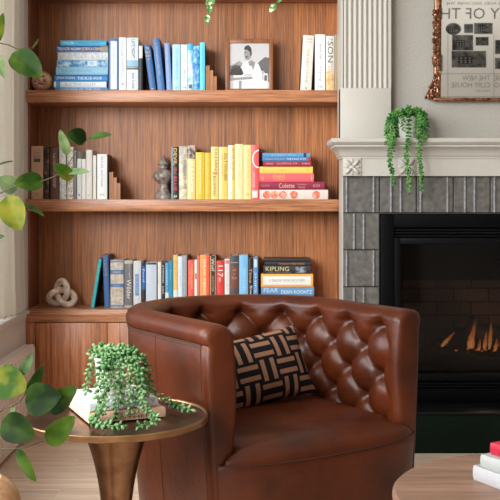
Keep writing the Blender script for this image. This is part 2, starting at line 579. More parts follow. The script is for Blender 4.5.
G2 = 'upright blue and white books on the top shelf'
NAVY = (30, 50, 84)
mot_b = mottled('bright_blue_print', (20, 118, 200), (150, 214, 240), 60, .42, .68)
mot_p = mottled('pale_sky_print', (96, 186, 226), (226, 236, 240), 28, .38, .6)
L1 = [
    (108.7, 118.6, 39, 0, .17, 'blue book with a long white panel on its spine, beside the blue stack', (20, 112, 188), dict(bands=[(.2, .85, .035, .955, (226, 234, 242))], texts=[('the light between', .4, .62, .3, .85, (150, 186, 216), 'v')])),
    (118.9, 126.3, 37.6, 0, .16, 'slim white book with a tiny green triangle at the foot of its spine', (236, 239, 240), dict(texts=[('MAGGIE SHIPSTEAD', .3, .65, .25, .93, (150, 168, 180), 'v'), ('A', .3, .75, .11, .16, (60, 110, 100), 'h')])),
    (126.7, 138.3, 37.9, 0, .16, 'wide pale book with a dark landscape band across the middle of its spine', (216, 228, 238), dict(bands=[(0, 1, .46, .58, (140, 190, 220)), (0, 1, .405, .46, (30, 34, 44)), (0, 1, .43, .45, (190, 170, 160))], texts=[('LATE NIGHT', .42, .72, .62, .97, (70, 78, 92), 'v'), ('Jean Lowe', .4, .7, .05, .34, (70, 78, 92), 'v')])),
    (138.8, 142.8, 45, 0, .15, 'thin black book with a white label at the top, before the leaning blue books', (24, 24, 28), dict(bands=[(.05, .95, .71, .98, (214, 214, 210))])),
    (150, 156.4, 45.6, -7.5, .15, 'blue book leaning left with gold lettering near its top', (44, 98, 158), dict(texts=[('THE', .25, .75, .9, .95, (226, 200, 130), 'h'), ('BLUE', .15, .85, .82, .87, (226, 200, 130), 'h'), ('BOOK', .15, .85, .74, .79, (226, 200, 130), 'h'), ('OF', .3, .7, .67, .71, (226, 200, 130), 'h'), ('*', .3, .7, .03, .06, (230, 220, 190), 'h')])),
    (157.9, 164.9, 39, -6, .16, 'taller blue book leaning left with pale wording down its spine', (62, 112, 172), dict(texts=[('A GENTLEMAN ABROAD', .35, .65, .3, .92, (150, 184, 216), 'v')])),
    (166.8, 172, 43.2, -3, .15, 'slate lavender blue book tilted slightly left', (118, 152, 204), dict(texts=[('ELIZABETH', .35, .65, .66, .95, (176, 196, 226), 'v'), ('MARRIAGE', .35, .65, .2, .55, (176, 196, 226), 'v')])),
    (172.5, 180.6, 44.6, 0, .16, 'pale sky blue book between the lavender book and the white one with blue capitals', (166, 214, 234), dict(texts=[('THE SUMMER HOUSE', .3, .65, .25, .92, (112, 172, 200), 'v'), ('B', .35, .65, .05, .09, (80, 150, 190), 'h')])),
    (181.1, 187.3, 44.8, 0, .16, 'white book with pale blue capitals, right of the pale sky blue book', (236, 239, 240), dict(texts=[('LOUISE', .25, .75, .62, .94, (130, 178, 206), 'v'), ('PENNY', .25, .75, .17, .45, (110, 160, 200), 'v'), ('M', .25, .75, .05, .10, (60, 70, 84), 'h')])),
    (187.6, 193, 43.8, 0, .15, 'blue and white cloudy book beside the white one with blue capitals', (130, 200, 230), dict(mat=mot_p, bands=[(0, 1, .86, 1, (54, 166, 214)), (.2, .8, .06, .14, (60, 70, 90))])),
    (193.2, 199.6, 46, 0, .14, 'bright blue patterned book beside the tall cyan one', (40, 150, 215), dict(mat=mot_b)),
    (199.9, 205, 42.6, 0, .15, 'tall cyan book with a black side, next to the stepped wooden bookend', (92, 204, 230), dict(side=(22, 20, 20), texts=[('THE WAVES', .35, .65, .4, .9, (60, 170, 205), 'v')])),
]
for a, b, t, ln, D, lab, c, kw in L1:
    upright(a, b, t, z1, YSP, ln, D, lab, c, G2, **kw)

G3 = 'upright pale books at the right end of the top shelf'
L2 = [
    (300.3, 311.3, 35.8, 3.0, .17, 'cream book leaning right, reading THE FIRST STONE', (232, 222, 212), dict(side=(60, 52, 46), texts=[('Carsten', .25, .85, .92, .96, (176, 156, 148), 'h'), ('Jensen', .25, .85, .86, .90, (176, 156, 148), 'h'), ('THE FIRST STONE', .38, .62, .14, .76, (176, 160, 152), 'v'), ('.', .4, .6, .04, .06, (20, 20, 20), 'h')])),
    (315.1, 325.2, 34.6, 0, .17, 'white hardback with fine script, right of the leaning cream book', (236, 239, 240), dict(texts=[('James Salt', .36, .64, .56, .84, (90, 96, 110), 'v'), ('in Spring', .36, .64, .18, .45, (100, 106, 120), 'v'), ('m', .3, .7, .06, .09, (110, 116, 126), 'h')])),
    (326, 334.4, 36.2, 0, .17, 'white book with big olive letters SON and an orange foot', (230, 228, 222), dict(bands=[(0, 1, 0, .36, mottled('sunset_print', (214, 160, 70), (240, 216, 170), 30, .35, .65))], texts=[('THE', .2, .85, .92, .96, (150, 150, 130), 'h'), ('SON', .18, .85, .52, .90, (84, 82, 56), 'v'), ('PHILIPP', .52, .82, .2, .5, (214, 160, 130), 'v'), ('MEYER', .18, .45, .1, .45, (206, 150, 90), 'v')])),
    (334.7, 339.6, 34.6, 0, .17, 'khaki brown book at the far right of the top shelf', (152, 132, 98), dict(texts=[('LANDMARKS', .35, .65, .25, .9, (200, 184, 150), 'v')])),
]
for a, b, t, ln, D, lab, c, kw in L2:
    upright(a, b, t, z1, YSP, ln, D, lab, c, G3, **kw)

G4 = 'upright neutral books at the left end of the middle shelf'
dots = mottled('dotted_print', (40, 44, 46), (224, 226, 226), 190, .26, .36, kind='voronoi')
weave = mottled('beige_sketch_print', (168, 150, 132), (226, 222, 214), 90, .38, .58)
bark = mottled('dark_speckled_print', (30, 22, 20), (150, 108, 76), 70, .5, .7)
darkpr = mottled('dark_photo_print', (38, 30, 26), (130, 112, 98), 60, .45, .65)
L3 = [
    (31.2, 43.2, 146.2, 0, .17, 'tan book with orange and blue title at the far left of the middle shelf', (196, 158, 130), dict(bands=[(.22, .78, .70, .765, (58, 74, 58))], texts=[('SELECTED', .12, .88, .91, .95, (222, 110, 50), 'h'), ('Jules', .22, .8, .85, .895, (60, 92, 140), 'h'), ('Verne', .15, .85, .785, .84, (60, 92, 140), 'h'), ('A', .4, .6, .07, .11, (150, 80, 60), 'h')])),
    (44.3, 49.2, 147, 0, .15, 'narrow black speckled book beside the tan one', (40, 30, 26), dict(mat=bark)),
    (50.6, 59, 148, -.6, .16, 'dark brown book with cream capitals on the middle shelf', (88, 52, 40), dict(texts=[('THE MAKING OF', .35, .62, .45, .9, (190, 160, 140), 'v'), ('MONEY', .3, .68, .22, .42, (204, 180, 160), 'v')])),
    (59.7, 66.4, 146, -.6, .15, 'white book covered in dark dots', (220, 222, 222), dict(mat=dots)),
    (67, 73.4, 147, 0, .15, 'beige and white sketch-patterned book beside the dotted one', (220, 214, 204), dict(mat=weave)),
    (73.8, 76.4, 150, 0, .15, 'very thin grey book between patterned and white books', (120, 122, 126), {}),
    (77, 81.6, 151, 0, .15, 'slim white book with a dark block at its top', (214, 216, 212), dict(bands=[(0, 1, .84, 1, (96, 92, 84))], texts=[('l', .35, .65, .07, .11, (120, 120, 120), 'h')])),
    (81.9, 85.8, 159, 0, .13, 'short white book, lower than its white neighbours', (222, 226, 226), {}),
    (86.1, 92.3, 150, 0, .15, 'tall ivory book in the white run on the middle shelf', (216, 212, 204), dict(texts=[('c', .35, .65, .06, .1, (150, 150, 140), 'h')])),
    (93, 96.4, 155.6, 0, .14, 'thin off-white book left of the wide white one', (222, 222, 216), {}),
    (97.2, 107.2, 154.2, 0, .16, 'wide white book with grey capitals and a dark side, before the stepped bookend', (236, 239, 240), dict(side=(70, 56, 48), texts=[('PERFUME AND', .34, .6, .5, .96, (136, 146, 160), 'v'), ('PAIN', .34, .6, .28, .47, (136, 146, 160), 'v'), ('m', .3, .7, .08, .12, (130, 140, 150), 'h')])),
]
for a, b, t, ln, D, lab, c, kw in L3:
    upright(a, b, t, z2, YSP, ln, D, lab, c, G4, **kw)

G5 = 'upright yellow and cream books on the middle shelf'
sil = mottled('silver_yellow_print', (170, 166, 160), (232, 222, 180), 30, .4, .62)
DK = (70, 66, 60)
L4 = [
    (171.4, 178.9, 147, 0, .15, 'black book with yellow and red capitals, touching the pewter finial', (26, 25, 28), dict(bands=[(0, .18, 0, 1, (120, 140, 156))], texts=[('DEVIL', .3, .75, .65, .97, (236, 190, 70), 'v'), ('IN BLUE', .3, .75, .16, .6, (206, 56, 60), 'v'), ('#', .3, .8, .03, .08, (230, 220, 170), 'h')])),
    (179.1, 187, 146.4, 0, .16, 'silver and pale yellow book right of the black one', (200, 196, 180), dict(mat=sil, texts=[('INDEPENDENT PEOPLE', .55, .85, .2, .85, (84, 84, 80), 'v')])),
    (187.3, 195.2, 145.4, 0, .16, 'cream book with white capitals under a dark photograph on its spine', (236, 202, 140), dict(bands=[(0, 1, .75, 1, mottled('portrait_print', (46, 40, 40), (190, 170, 160), 50, .42, .6))], texts=[('ELEANOR', .3, .8, .12, .70, (250, 244, 232), 'v')])),
    (195.6, 204.9, 152.4, 0, .14, 'bright yellow book with a pale line down its spine', (214, 184, 44), dict(bands=[(.46, .54, .1, .95, (220, 222, 180))], texts=[('ITHACA', .2, .4, .4, .9, (240, 228, 140), 'v')])),
    (205.2, 210.8, 152.8, 0, .14, 'slim golden yellow book, second of the two shorter yellow ones', (218, 180, 52), dict(texts=[('o', .35, .65, .07, .1, (190, 90, 50), 'h')])),
    (211, 218.7, 146.8, 0, .16, 'pale yellow book with a column of navy letters', (232, 204, 118), dict(bands=[(.2, .85, .47, .52, (200, 140, 80))], texts=[('LILLIAN', .5, .8, .55, .95, (110, 110, 100), 'v'), ('BOXFISH', .28, .62, .06, .44, (76, 86, 100), 'v')])),
    (219.2, 228, 147, 0, .16, 'yellow cream book with dark lettering beginning SALT', (230, 198, 96), dict(bands=[(0, .16, 0, 1, (236, 226, 196))], texts=[('SALT HOUSES', .58, .86, .36, .88, (110, 84, 40), 'v'), ('HALA ALYAN', .3, .46, .45, .84, (196, 150, 70), 'v')])),
    (228.2, 234.7, 145.4, 0, .16, 'half white and half yellow book in the yellow row', (228, 226, 214), dict(bands=[(.62, 1, 0, 1, (238, 206, 92))], texts=[('HELP FOR THE HAUNTED', .66, .92, .36, .97, (150, 112, 50), 'v'), ('JOHN SEA', .25, .5, .55, .95, (150, 150, 146), 'v'), ('s', .3, .5, .1, .13, (50, 50, 50), 'h')])),
    (234.9, 243, 144.2, 0, .16, 'plain pale cream book, tallest of the yellow row', (240, 222, 166), dict(texts=[('THE LIGHT OF DAYS', .42, .6, .2, .92, (206, 184, 130), 'v')])),
    (243.4, 251, 145, 0, .16, 'butter yellow book beside the coral one', (240, 216, 142), dict(texts=[('A PLACE FOR US', .52, .74, .25, .92, (214, 176, 96), 'v'), ('O', .3, .7, .07, .11, (120, 84, 50), 'h')])),
]
for a, b, t, ln, D, lab, c, kw in L4:
    upright(a, b, t, z2, YSP, ln, D, lab, c, G5, **kw)
cb = upright(251.2, 258.9, 145, z2, YSP, 0, .16, 'coral upright book with white ring, against the horizontal pink stack', (228, 92, 94), G5, side=(40, 26, 24),
             bands=[(.15, .85, .03, .16, (226, 214, 206))], texts=[('CIRCLING', .2, .5, .22, .5, (240, 200, 196), 'v')])
bm = BM()
Tc = X(258.9, YSP) - X(251.2, YSP); Hc = Z(145, YSP) - z2
pts = []
for k in range(17):
    a = PI * 0.5 + PI * k / 16
    pts.append((Tc * .98 + Tc * .86 * math.cos(a), Hc * .74 + Hc * .17 * math.sin(a)))
ins = [(Tc * .98 + (p[0] - Tc * .98) * .82, Hc * .74 + (p[1] - Hc * .74) * .86) for p in pts]
grid(bm, [[(p[0], -.0036, p[1]) for p in pts], [(p[0], -.0036, p[1]) for p in ins]])
obj('ring_print', bm, paint((244, 232, 226), .5, .0, name='ring_print'), cb, smooth=False)

G6 = 'stacked pink and yellow books on the middle shelf'
rows = [
    (189.7, 199.3, 259.5, 328, (214, 208, 200), dict(), 'white book with coral circles, bottom of the pink stack on the middle shelf'),
    (181.7, 189.7, 259.2, 324.6, (142, 30, 66), dict(texts=[('Colette', .22, .8, .46, .70, (230, 190, 150), 'v'), ('The Complete', .55, .8, .28, .43, (220, 160, 140), 'v'), ('Novels', .2, .45, .30, .40, (220, 160, 140), 'v'), ('SECKER', .35, .65, .07, .18, (220, 160, 150), 'v'), ('LOVE', .35, .65, .84, .96, (200, 120, 130), 'v')]), 'wide dark maroon book with pale gold lettering, on the white circled book'),
    (173.3, 181.7, 259.2, 313.8, (236, 98, 104), dict(texts=[('PARIS', .4, .85, .53, .74, (240, 176, 96), 'v'), ('STORIES', .15, .33, .53, .74, (240, 160, 110), 'v'), ('ii', .2, .8, .92, .95, (240, 170, 110), 'v'), ('i', .2, .8, .03, .05, (230, 190, 180), 'v')]), 'coral pink cloth book with gold PARIS, above the maroon book'),
    (166.5, 173.3, 259.4, 312.8, (238, 198, 96), dict(texts=[('M', .4, .6, .90, .93, (206, 120, 60), 'v'), ('YELLOW', .4, .6, .5, .62, (220, 150, 70), 'v'), ('F', .35, .65, .08, .1, (206, 120, 60), 'v')]), 'yellow book in the middle of the pink stack'),
    (161.2, 166.5, 263, 311.2, (150, 36, 60), dict(texts=[('QUEENS OF', .3, .75, .28, .72, (220, 150, 150), 'v'), ('ANNA', .35, .7, .78, .94, (220, 160, 160), 'v'), ('MM', .35, .7, .04, .18, (220, 160, 160), 'v')]), 'dark red paperback just under the two blue ones on the pink stack'),
    (157, 161.2, 262.2, 310.8, (62, 122, 176), dict(bands=[(0, 1, 0, .06, (170, 50, 50))], texts=[('THE PARIS WIFE', .3, .75, .1, .5, (206, 222, 236), 'v'), ('PAULA MCLAIN', .35, .65, .55, .94, (196, 180, 140), 'v')]), 'blue paperback with a red end, second from the top of the pink stack'),
    (153, 157, 262.4, 310.2, (86, 148, 198), dict(bands=[(0, 1, .08, .14, (40, 56, 80))], texts=[('EVERY SEA', .3, .7, .3, .8, (140, 190, 224), 'v')]), 'light blue paperback topmost on the pink stack'),
]
zc = z2
for y0, y1, x0, x1, c, kw, lab in rows:
    th = (y1 - y0) * YSP / F
    b = flat(x0, x1, zc, th, YSP + random.uniform(-.006, .004), random.uniform(.14, .19), lab, c, G6, **kw)
    if 'circles' in lab:
        Hh = X(x1, YSP) - X(x0, YSP)
        for u in (.895, .785, .66, .50, .175):
            bm = BM()
            r = th * .40
            vs = [bm.verts.new((th * .47 + r * math.cos(2 * PI * k / 16), -.0036, Hh * u + r * 1.05 * math.sin(2 * PI * k / 16))) for k in range(16)]
            bm.faces.new(vs)
            obj('circle_print', bm, mottled('coral_circle_print', (222, 84, 60), (240, 170, 140), 90, .42, .62), b, smooth=False)
    zc += th

YL = 4.475
G7 = 'upright books on the cabinet counter behind the armchair'
label_blue = (72, 112, 170)
L5 = [
    (91, 94.3, 259.2, 9, .16, 'thin teal book leaning right at the left end of the bottom row', (34, 168, 174), dict(side=(24, 40, 40), texts=[('SEA', .3, .7, .5, .9, (120, 214, 206), 'v')])),
    (104.6, 110.2, 255, -2.2, .17, 'blue cloth book tilted left, second in the bottom row', (54, 98, 152), dict(texts=[('ESSAYS', .3, .65, .6, .84, (170, 150, 130), 'v'), ('THE', .2, .7, .88, .91, (170, 160, 150), 'h')])),
    (110.5, 123.6, 260, 0, .17, 'thick beige book with two blue bands on its spine', (196, 186, 172), dict(mat=mottled('worn_beige_cloth', (180, 168, 152), (206, 198, 186), 60, .4, .6), bands=[(0, 1, .70, .79, label_blue), (0, 1, .43, .50, label_blue), (0, 1, .02, .06, (104, 134, 176)), (0, 1, .95, .985, (104, 134, 176))], texts=[('ENGLISH', .2, .8, .725, .765, (214, 206, 190), 'h'), ('POETRY', .2, .8, .45, .48, (180, 176, 170), 'h'), ('ooo', .25, .75, .36, .39, (130, 124, 116), 'h')])),
    (124.3, 132.6, 260.4, 0, .17, 'grey book with large white lettering, right of the thick beige one', (106, 106, 110), dict(bands=[(0, 1, .93, 1, (190, 184, 176)), (0, 1, 0, .05, (170, 166, 160))], texts=[('Wilder', .3, .85, .18, .60, (226, 222, 216), 'v'), ('Laura Ingalls', .5, .8, .62, .92, (206, 200, 190), 'v')])),
    (133.4, 141.2, 261, 0, .16, 'pale grey book with a blue label panel down its spine', (204, 208, 212), dict(bands=[(.25, .7, .26, .72, (92, 140, 196))], texts=[('BLUE LAKE', .38, .6, .32, .68, (180, 200, 226), 'v')])),
    (142, 145.5, 265, 0, .14, 'narrow book, blue above and black below, on the counter', (24, 24, 30), dict(bands=[(0, 1, .42, .97, (34, 94, 168))], texts=[('Ford', .25, .75, .6, .9, (206, 220, 236), 'v')])),
    (146, 156.6, 262.4, 0, .2, 'wide pale blue-grey boxed book with a dark top band', (196, 208, 222), dict(bands=[(.03, .97, .95, .995, (66, 72, 84))], rough=.3)),
    (157.8, 161.3, 262, 0, .16, 'thin white book right of the boxed one', (224, 224, 220), dict(texts=[('CUTTER', .3, .6, .5, .9, (190, 170, 150), 'v')])),
    (161.5, 165, 262.6, 0, .15, 'thin black book with white lettering in the bottom row', (24, 24, 26), dict(texts=[('ATWOOD', .25, .75, .55, .95, (220, 220, 216), 'v'), ('cat', .25, .75, .3, .48, (200, 200, 196), 'v')])),
    (165.2, 168.8, 262.8, 0, .15, 'slim blue book whitening towards its foot', (84, 152, 204), dict(bands=[(0, 1, 0, .34, (206, 214, 222))], texts=[('WIND', .3, .65, .5, .85, (190, 220, 240), 'v')])),
    (169, 173.2, 260.6, 0, .15, 'slim dark teal book beside the tan-topped one', (24, 132, 164), dict(texts=[('kin', .3, .65, .6, .8, (120, 190, 206), 'v')])),
    (173.4, 177.8, 255, 0, .17, 'tall tan yellow book with a white foot', (226, 184, 108), dict(bands=[(0, 1, 0, .33, (222, 216, 208))], texts=[('GOLD', .3, .65, .6, .9, (196, 150, 80), 'v')])),
    (178, 182.6, 256.4, 0, .17, 'pale blue-white book right of the tan yellow one', (206, 220, 232), dict(texts=[('THE SNOW', .35, .65, .4, .8, (170, 190, 206), 'v')])),
    (182.9, 187, 255.2, 0, .17, 'grey book before the coral one in the bottom row', (150, 154, 160), {}),
    (188, 194.3, 260.2, 0, .15, 'coral red book with yellow lettering on the counter', (234, 86, 74), dict(texts=[('HOMEGOING', .5, .8, .4, .92, (240, 180, 100), 'v'), ('YG', .2, .45, .5, .8, (240, 170, 110), 'v')])),
    (194.5, 197.3, 260, 0, .15, 'thin white book with a red mark, right of the coral one', (222, 220, 214), dict(bands=[(.2, .8, .6, .72, (214, 80, 70))])),
    (197.5, 199.8, 255.6, 0, .17, 'very thin pink-brown book before the orange one', (196, 112, 96), {}),
    (200, 209.4, 255, 0, .17, 'bright orange book with a column of white letters', (240, 146, 76), dict(bands=[(.68, 1, 0, 1, (232, 98, 76))], texts=[('SPEAK MEMORY', .36, .62, .08, .92, (250, 236, 214), 'v')])),
    (210, 215.9, 255.8, 0, .17, 'black book with tan edges right of the orange one', (36, 30, 28), dict(bands=[(0, .14, 0, 1, (196, 158, 112)), (.84, 1, 0, 1, (196, 158, 112))], texts=[('Wolf', .25, .75, .7, .95, (220, 216, 206), 'v'), ('WINTER', .3, .7, .3, .62, (190, 150, 100), 'v')])),
    (216.3, 224.2, 261, 0, .15, 'red book with white numerals at its top', (212, 58, 52), dict(bands=[(0, .12, 0, 1, (170, 36, 50))], texts=[('117', .25, .85, .66, .9, (250, 236, 226), 'v'), ('DAYS', .3, .6, .56, .64, (250, 230, 210), 'v')])),
    (224.7, 229.6, 259, 0, .15, 'white book with a pink top, right of the red one', (224, 214, 212), dict(bands=[(.1, .9, .9, .97, (230, 110, 110))], texts=[('winter', .3, .65, .35, .85, (206, 186, 196), 'v')])),
    (230, 238.9, 255.6, 0, .17, 'charcoal book with a brown title label', (66, 68, 74), dict(bands=[(.06, .94, .36, .80, (112, 62, 44))], texts=[('WAR', .3, .7, .7, .74, (200, 160, 130), 'h'), ('AND', .35, .65, .63, .66, (200, 160, 130), 'h'), ('PEACE', .2, .8, .55, .59, (200, 160, 130), 'h'), ('----', .1, .9, .86, .875, (180, 170, 160), 'h')])),
    (239.2, 248, 255, 0, .17, 'light blue book left of the black-and-white scripted one', (118, 180, 224), dict(texts=[('INSIDE THE OCEAN', .45, .75, .3, .75, (190, 220, 240), 'v'), ('w', .3, .7, .2, .24, (60, 110, 170), 'h')])),
    (248.5, 253, 258.4, 0, .15, 'black book with white script, beside the narrow blue one', (24, 24, 28), dict(texts=[('Swing', .2, .85, .05, .45, (226, 222, 214), 'v'), ('Time', .2, .8, .5, .8, (220, 150, 80), 'v')])),
    (253.3, 258.1, 257.4, 0, .15, 'narrow blue and white book, last upright before the horizontal stack behind the armchair', (74, 136, 194), dict(bands=[(.2, .8, .80, .96, (206, 214, 220))], texts=[('SHIPS', .3, .7, .3, .7, (206, 222, 236), 'v')])),
]
for a, b, t, ln, D, lab, c, kw in L5:
    upright(a, b, t, z3, YL, ln, D, lab, c, G7, **kw)

G8 = 'stacked books on the counter behind the armchair'
rows = [
    (294.8, 307.1, 262, 313, (70, 110, 150), dict(), 'dull blue book at the bottom of the stack behind the armchair'),
    (286.2, 294.8, 261.2, 314, (92, 142, 186), dict(texts=[('DEAN KOONTZ', .2, .62, .04, .62, (226, 234, 240), 'v'), ('FEAR', .35, .85, .68, .95, (190, 214, 232), 'v')]), 'blue book with white capitals lying just above the armchair back'),
    (273.2, 286.2, 261, 313, (236, 164, 74), dict(bands=[(.16, .82, .04, .96, (226, 226, 220))], texts=[('A TREASURY OF FAVORITE POEMS', .4, .6, .16, .84, (140, 140, 140), 'v')]), 'thick white book with an orange border in the stack behind the armchair'),
    (265, 273.2, 263.4, 310.6, (40, 40, 44), dict(bands=[(.12, .85, .10, .32, mottled('grey_figure_print', (60, 66, 72), (150, 166, 178), 60, .42, .6))], texts=[('KIPLING', .34, .88, .46, .95, (206, 190, 140), 'v'), ('SELECTED POEMS', .12, .25, .42, .92, (150, 140, 110), 'v')]), 'black book with gold capitals and a grey picture, lying under the thin black books'),
    (261.4, 265, 264.8, 311, (34, 32, 34), dict(texts=[('THE RAVEN THREE STORIES', .25, .75, .14, .7, (196, 130, 70), 'v')]), 'thin black book with orange lettering, second from the top of the stack behind the armchair'),
    (258, 261.4, 264.4, 310, (30, 29, 32), dict(), 'thin plain black book topmost on the stack behind the armchair'),
]
zc = z3
for y0, y1, x0, x1, c, kw, lab in rows:
    th = (y1 - y0) * YL / F
    flat(x0, x1, zc, th, YL + random.uniform(-.005, .003), random.uniform(.15, .19), lab, c, G8, **kw)
    zc += th

# ------------------------------------------------------------------ shelf ornaments
step_wood = wood('honey_wood', (112, 64, 30), (174, 114, 62), 'Z', 0, 'X', 60, .45)
step_shade = paint((44, 28, 20), .5, .05, name='shaded_wood_face')  # shade on all but the front faces of the steps, put into the colour


def bookend(px, Y, zs, label, tops):
    r = thing('bookend', label, 'bookend', (X(px, Y), Y, zs + .0003), group='stepped wooden bookends')
    w = [.019, .0165, .0165]
    x = 0
    for i in range(3):
        bm = BM()
        h = tops[i]
        box(bm, x, x + w[i] - .0005, 0, .09, 0, h, 0)
        bm.faces.ensure_lookup_table()
        for f in bm.faces:
            f.normal_update()
            if f.normal.y > -0.5: f.material_index = 1
        obj('step', bm, [step_wood, step_shade], r, smooth=False)
        x += w[i]


bookend(205.7, YSP, z1, 'stepped wooden bookend on the top shelf, between the cyan book and the framed photograph', [.120, .098, .070])
bookend(109.3, YSP - .01, z2, 'stepped wooden bookend on the middle shelf, right of the wide white book', [.127, .102, .076])

# carved wooden ball with a face
bm = BM()
R = 10.4 * 4.47 / F
res = bmesh.ops.create_icosphere(bm, subdivisions=5, radius=R)
FEAT = ((-.36, .28, .19, .09), (.28, .42, .19, .09), (.05, -.40, .34, .075), (-.10, .0, .07, .10), (.46, -.1, .1, .1), (-.56, -.14, .13, .07))
recess = {}
for v in bm.verts:
    d = v.co.normalized()
    q = 0
    if d.y < -.1:
        for dx, dz, sx, sz in FEAT:
            q = max(q, math.exp(-(((d.x - dx) / sx) ** 2 + ((d.z - dz) / sz) ** 2)))
    recess[v] = q
    v.co *= 1 - .20 * q
for f in bm.faces:
    if sum(recess[v] for v in f.verts) / 3 > .5: f.material_index = 1  # recesses coloured darker so the carved features show
b = obj('carved_wooden_ball', bm, [mottled('carved_pale_wood', (150, 104, 80), (214, 174, 148), 40, .3, .6, .6, bump=.2), paint((66, 38, 28), .7, .1, name='darkened_carving')], ang=60)
b.location = (X(42.2, 4.47), 4.47, z1 + R * 1.0)
tag(b, 'round carved wooden ball with a face, left of the blue stack on the top shelf', 'ornament')

# pewter finial
bm = BM()
pr = [(.046, 0), (.048, .012), (.044, .022), (.036, .03), (.03, .045), (.025, .06), (.027, .075), (.034, .083), (.046, .098), (.050, .112), (.046, .128), (.034, .141), (.022, .146), (.020, .152),
      (.026, .155), (.026, .160), (.020, .163), (.020, .168), (.031, .171), (.030, .175), (.017, .195), (.003, .218)]
lathe(bm, pr, seg=40, fn=lambda a, z: 1 + (.09 * math.sin(9 * a + z * 160) * math.exp(-((z - .11) / .022) ** 2)) + (.03 * math.sin(12 * a) * math.exp(-((z - .05) / .02) ** 2)))
b = obj('finial', bm, mottled('aged_pewter', (112, 100, 94), (184, 170, 162), 50, .35, .65, .42, metal=.2, bump=.15), ang=50)
b.location = (X(163.4, 4.575), 4.575, z2 + .0003)
b.scale = (.95, .95, .98)
tag(b, 'grey pewter finial ornament with pointed top, left of the yellow books', 'ornament')

# chain knot sculpture
bm = BM()
N = 120
pts = []
for k in range(N):
    t = 2 * PI * k / N
    pts.append(Vector((math.sin(t) + 2 * math.sin(2 * t), -.95 * math.sin(3 * t), math.cos(t) - 2 * math.cos(2 * t))))
rt = Matrix.Rotation(math.radians(62), 3, 'Y')
pts = [rt @ p * .0213 for p in pts]
tube(bm, pts, .0138, 12, 0, closed=True)
kn = thing('knot_sculpture', 'whitewashed wooden knot ornament on the cabinet counter at left', 'ornament')
body = obj('knot', bm, mottled('whitewashed_wood', (196, 160, 136), (238, 226, 214), 45, .32, .6, .65), kn, ang=60)
zmin = min(v.co.z for v in body.data.vertices)
bm = BM()
for k in range(0, N):
    p = pts[k]; t = pts[(k + 1) % N] - pts[k - 1]
    a, bb = frame_of(t)
    for sg in (-1, 1):
        d = Vector((0, -1, 0)); d = (d - d.project(t)).normalized()
        sd = t.normalized().cross(d)
        ball(bm, p + (d * .55 + sd * sg * .84) * .0138, .0026, 0, 1)
obj('beading', bm, paint((226, 214, 200), .6, .05, name='pale_beads'), kn)
kn.location = (X(61.5, 4.50), 4.515, z3 - zmin + .0004)

# framed photograph
YF = 4.52
fx0, fx1 = X(225.3, YF), X(273.2, YF)
fz1 = Z(39, YF)
fh = (fz1 - z1) * 1.012
fr = thing('picture_frame', 'brown wooden frame holding a black and white photograph of a seated man writing outdoors', 'picture frame', ((fx0 + fx1) / 2, YF, z1 + .0018), (math.radians(-4), 0, 0))
hw = (fx1 - fx0) / 2
fw = .0195
bm = BM()
box(bm, -hw, -hw + fw, 0, .018, 0, fh, bev=.002); box(bm, hw - fw, hw, 0, .018, 0, fh, bev=.002)
box(bm, -hw + fw, hw - fw, 0, .018, 0, fw, bev=.002); box(bm, -hw + fw, hw - fw, 0, .018, fh - fw, fh, bev=.002)
obj('frame', bm, wood('frame_walnut', (110, 62, 34), (160, 98, 58), 'Z', 0, 'X', 40, .4), fr)
bm = BM(); box(bm, -hw + .005, hw - .005, .012, .016, .005, fh - .005)
obj('backing', bm, paint((60, 48, 40), .8, .02, name='backing_board'), fr, smooth=False)
bm = BM()
iw, ih = hw - fw, fh - 2 * fw
Gs = [paint((g, g, g + 2), .4, .05, 60, name='photo_print_grey') for g in (206, 30, 96, 150, 235, 64)]


def P(u, v, k): return ((u * 2 - 1) * iw, .0115 - .0002 * k, fw + v * ih)


def poly(pts, mi, k):
    f = bm.faces.new([bm.verts.new(P(u, v, k)) for u, v in pts]); f.material_index = mi


def ell(cu, cv, ru, rv, mi, k, n=18):
    poly([(cu + ru * math.cos(2 * PI * i / n), cv + rv * math.sin(2 * PI * i / n)) for i in range(n)], mi, k)


poly([(0, 0), (1, 0), (1, 1), (0, 1)], 0, 0)
poly([(0, .5), (.12, .55), (.25, .62), (.38, .52), (.5, .5), (1, .42), (1, .2), (0, .2)], 3, 1)
poly([(.62, .48), (.78, .62), (.9, .70), (1, .68), (1, .15), (.7, .2)], 2, 2)
poly([(.1, .0), (.95, 0), (.98, .25), (.86, .40), (.1, .3)], 4, 2)
poly([(.30, .0), (.26, .42), (.34, .56), (.46, .63), (.60, .62), (.74, .54), (.82, .36), (.84, .0)], 4, 3)   # white shirt
poly([(.47, .60), (.56, .64), (.6, .52), (.5, .5)], 3, 4)
poly([(.58, .62), (.66, .58), (.60, .40), (.55, .52)], 3, 4)
ell(.46, .76, .085, .135, 3, 5)                       # face
poly([(.36, .86), (.40, .94), (.48, .96), (.55, .90), (.565, .76), (.53, .70), (.52, .80), (.46, .86)], 1, 6)   # hair
poly([(.395, .70), (.46, .725), (.46, .695), (.40, .675)], 1, 6)      # moustache
poly([(.37, .80), (.42, .81), (.42, .79), (.37, .785)], 1, 6)
poly([(.0, .30), (.04, .44), (.14, .50), (.30, .46), (.36, .33), (.30, .30)], 1, 5)      # typewriter
poly([(.03, .49), (.16, .53), (.28, .50), (.27, .47), (.05, .46)], 5, 6)
poly([(0, .24), (.55, .27), (.60, .22), (.0, .18)], 3, 6)             # table edge
poly([(.24, .18), (.31, .18), (.30, 0), (.24, 0)], 3, 6)
poly([(.34, .30), (.48, .34), (.58, .33), (.56, .28), (.40, .27)], 0, 7)
poly([(.86, .34), (.97, .34), (.97, .05), (.86, .05)], 4, 7); poly([(.88, .30), (.95, .30), (.95, .18), (.88, .18)], 2, 8)
obj('photograph', bm, Gs, fr, smooth=False, norm=False)
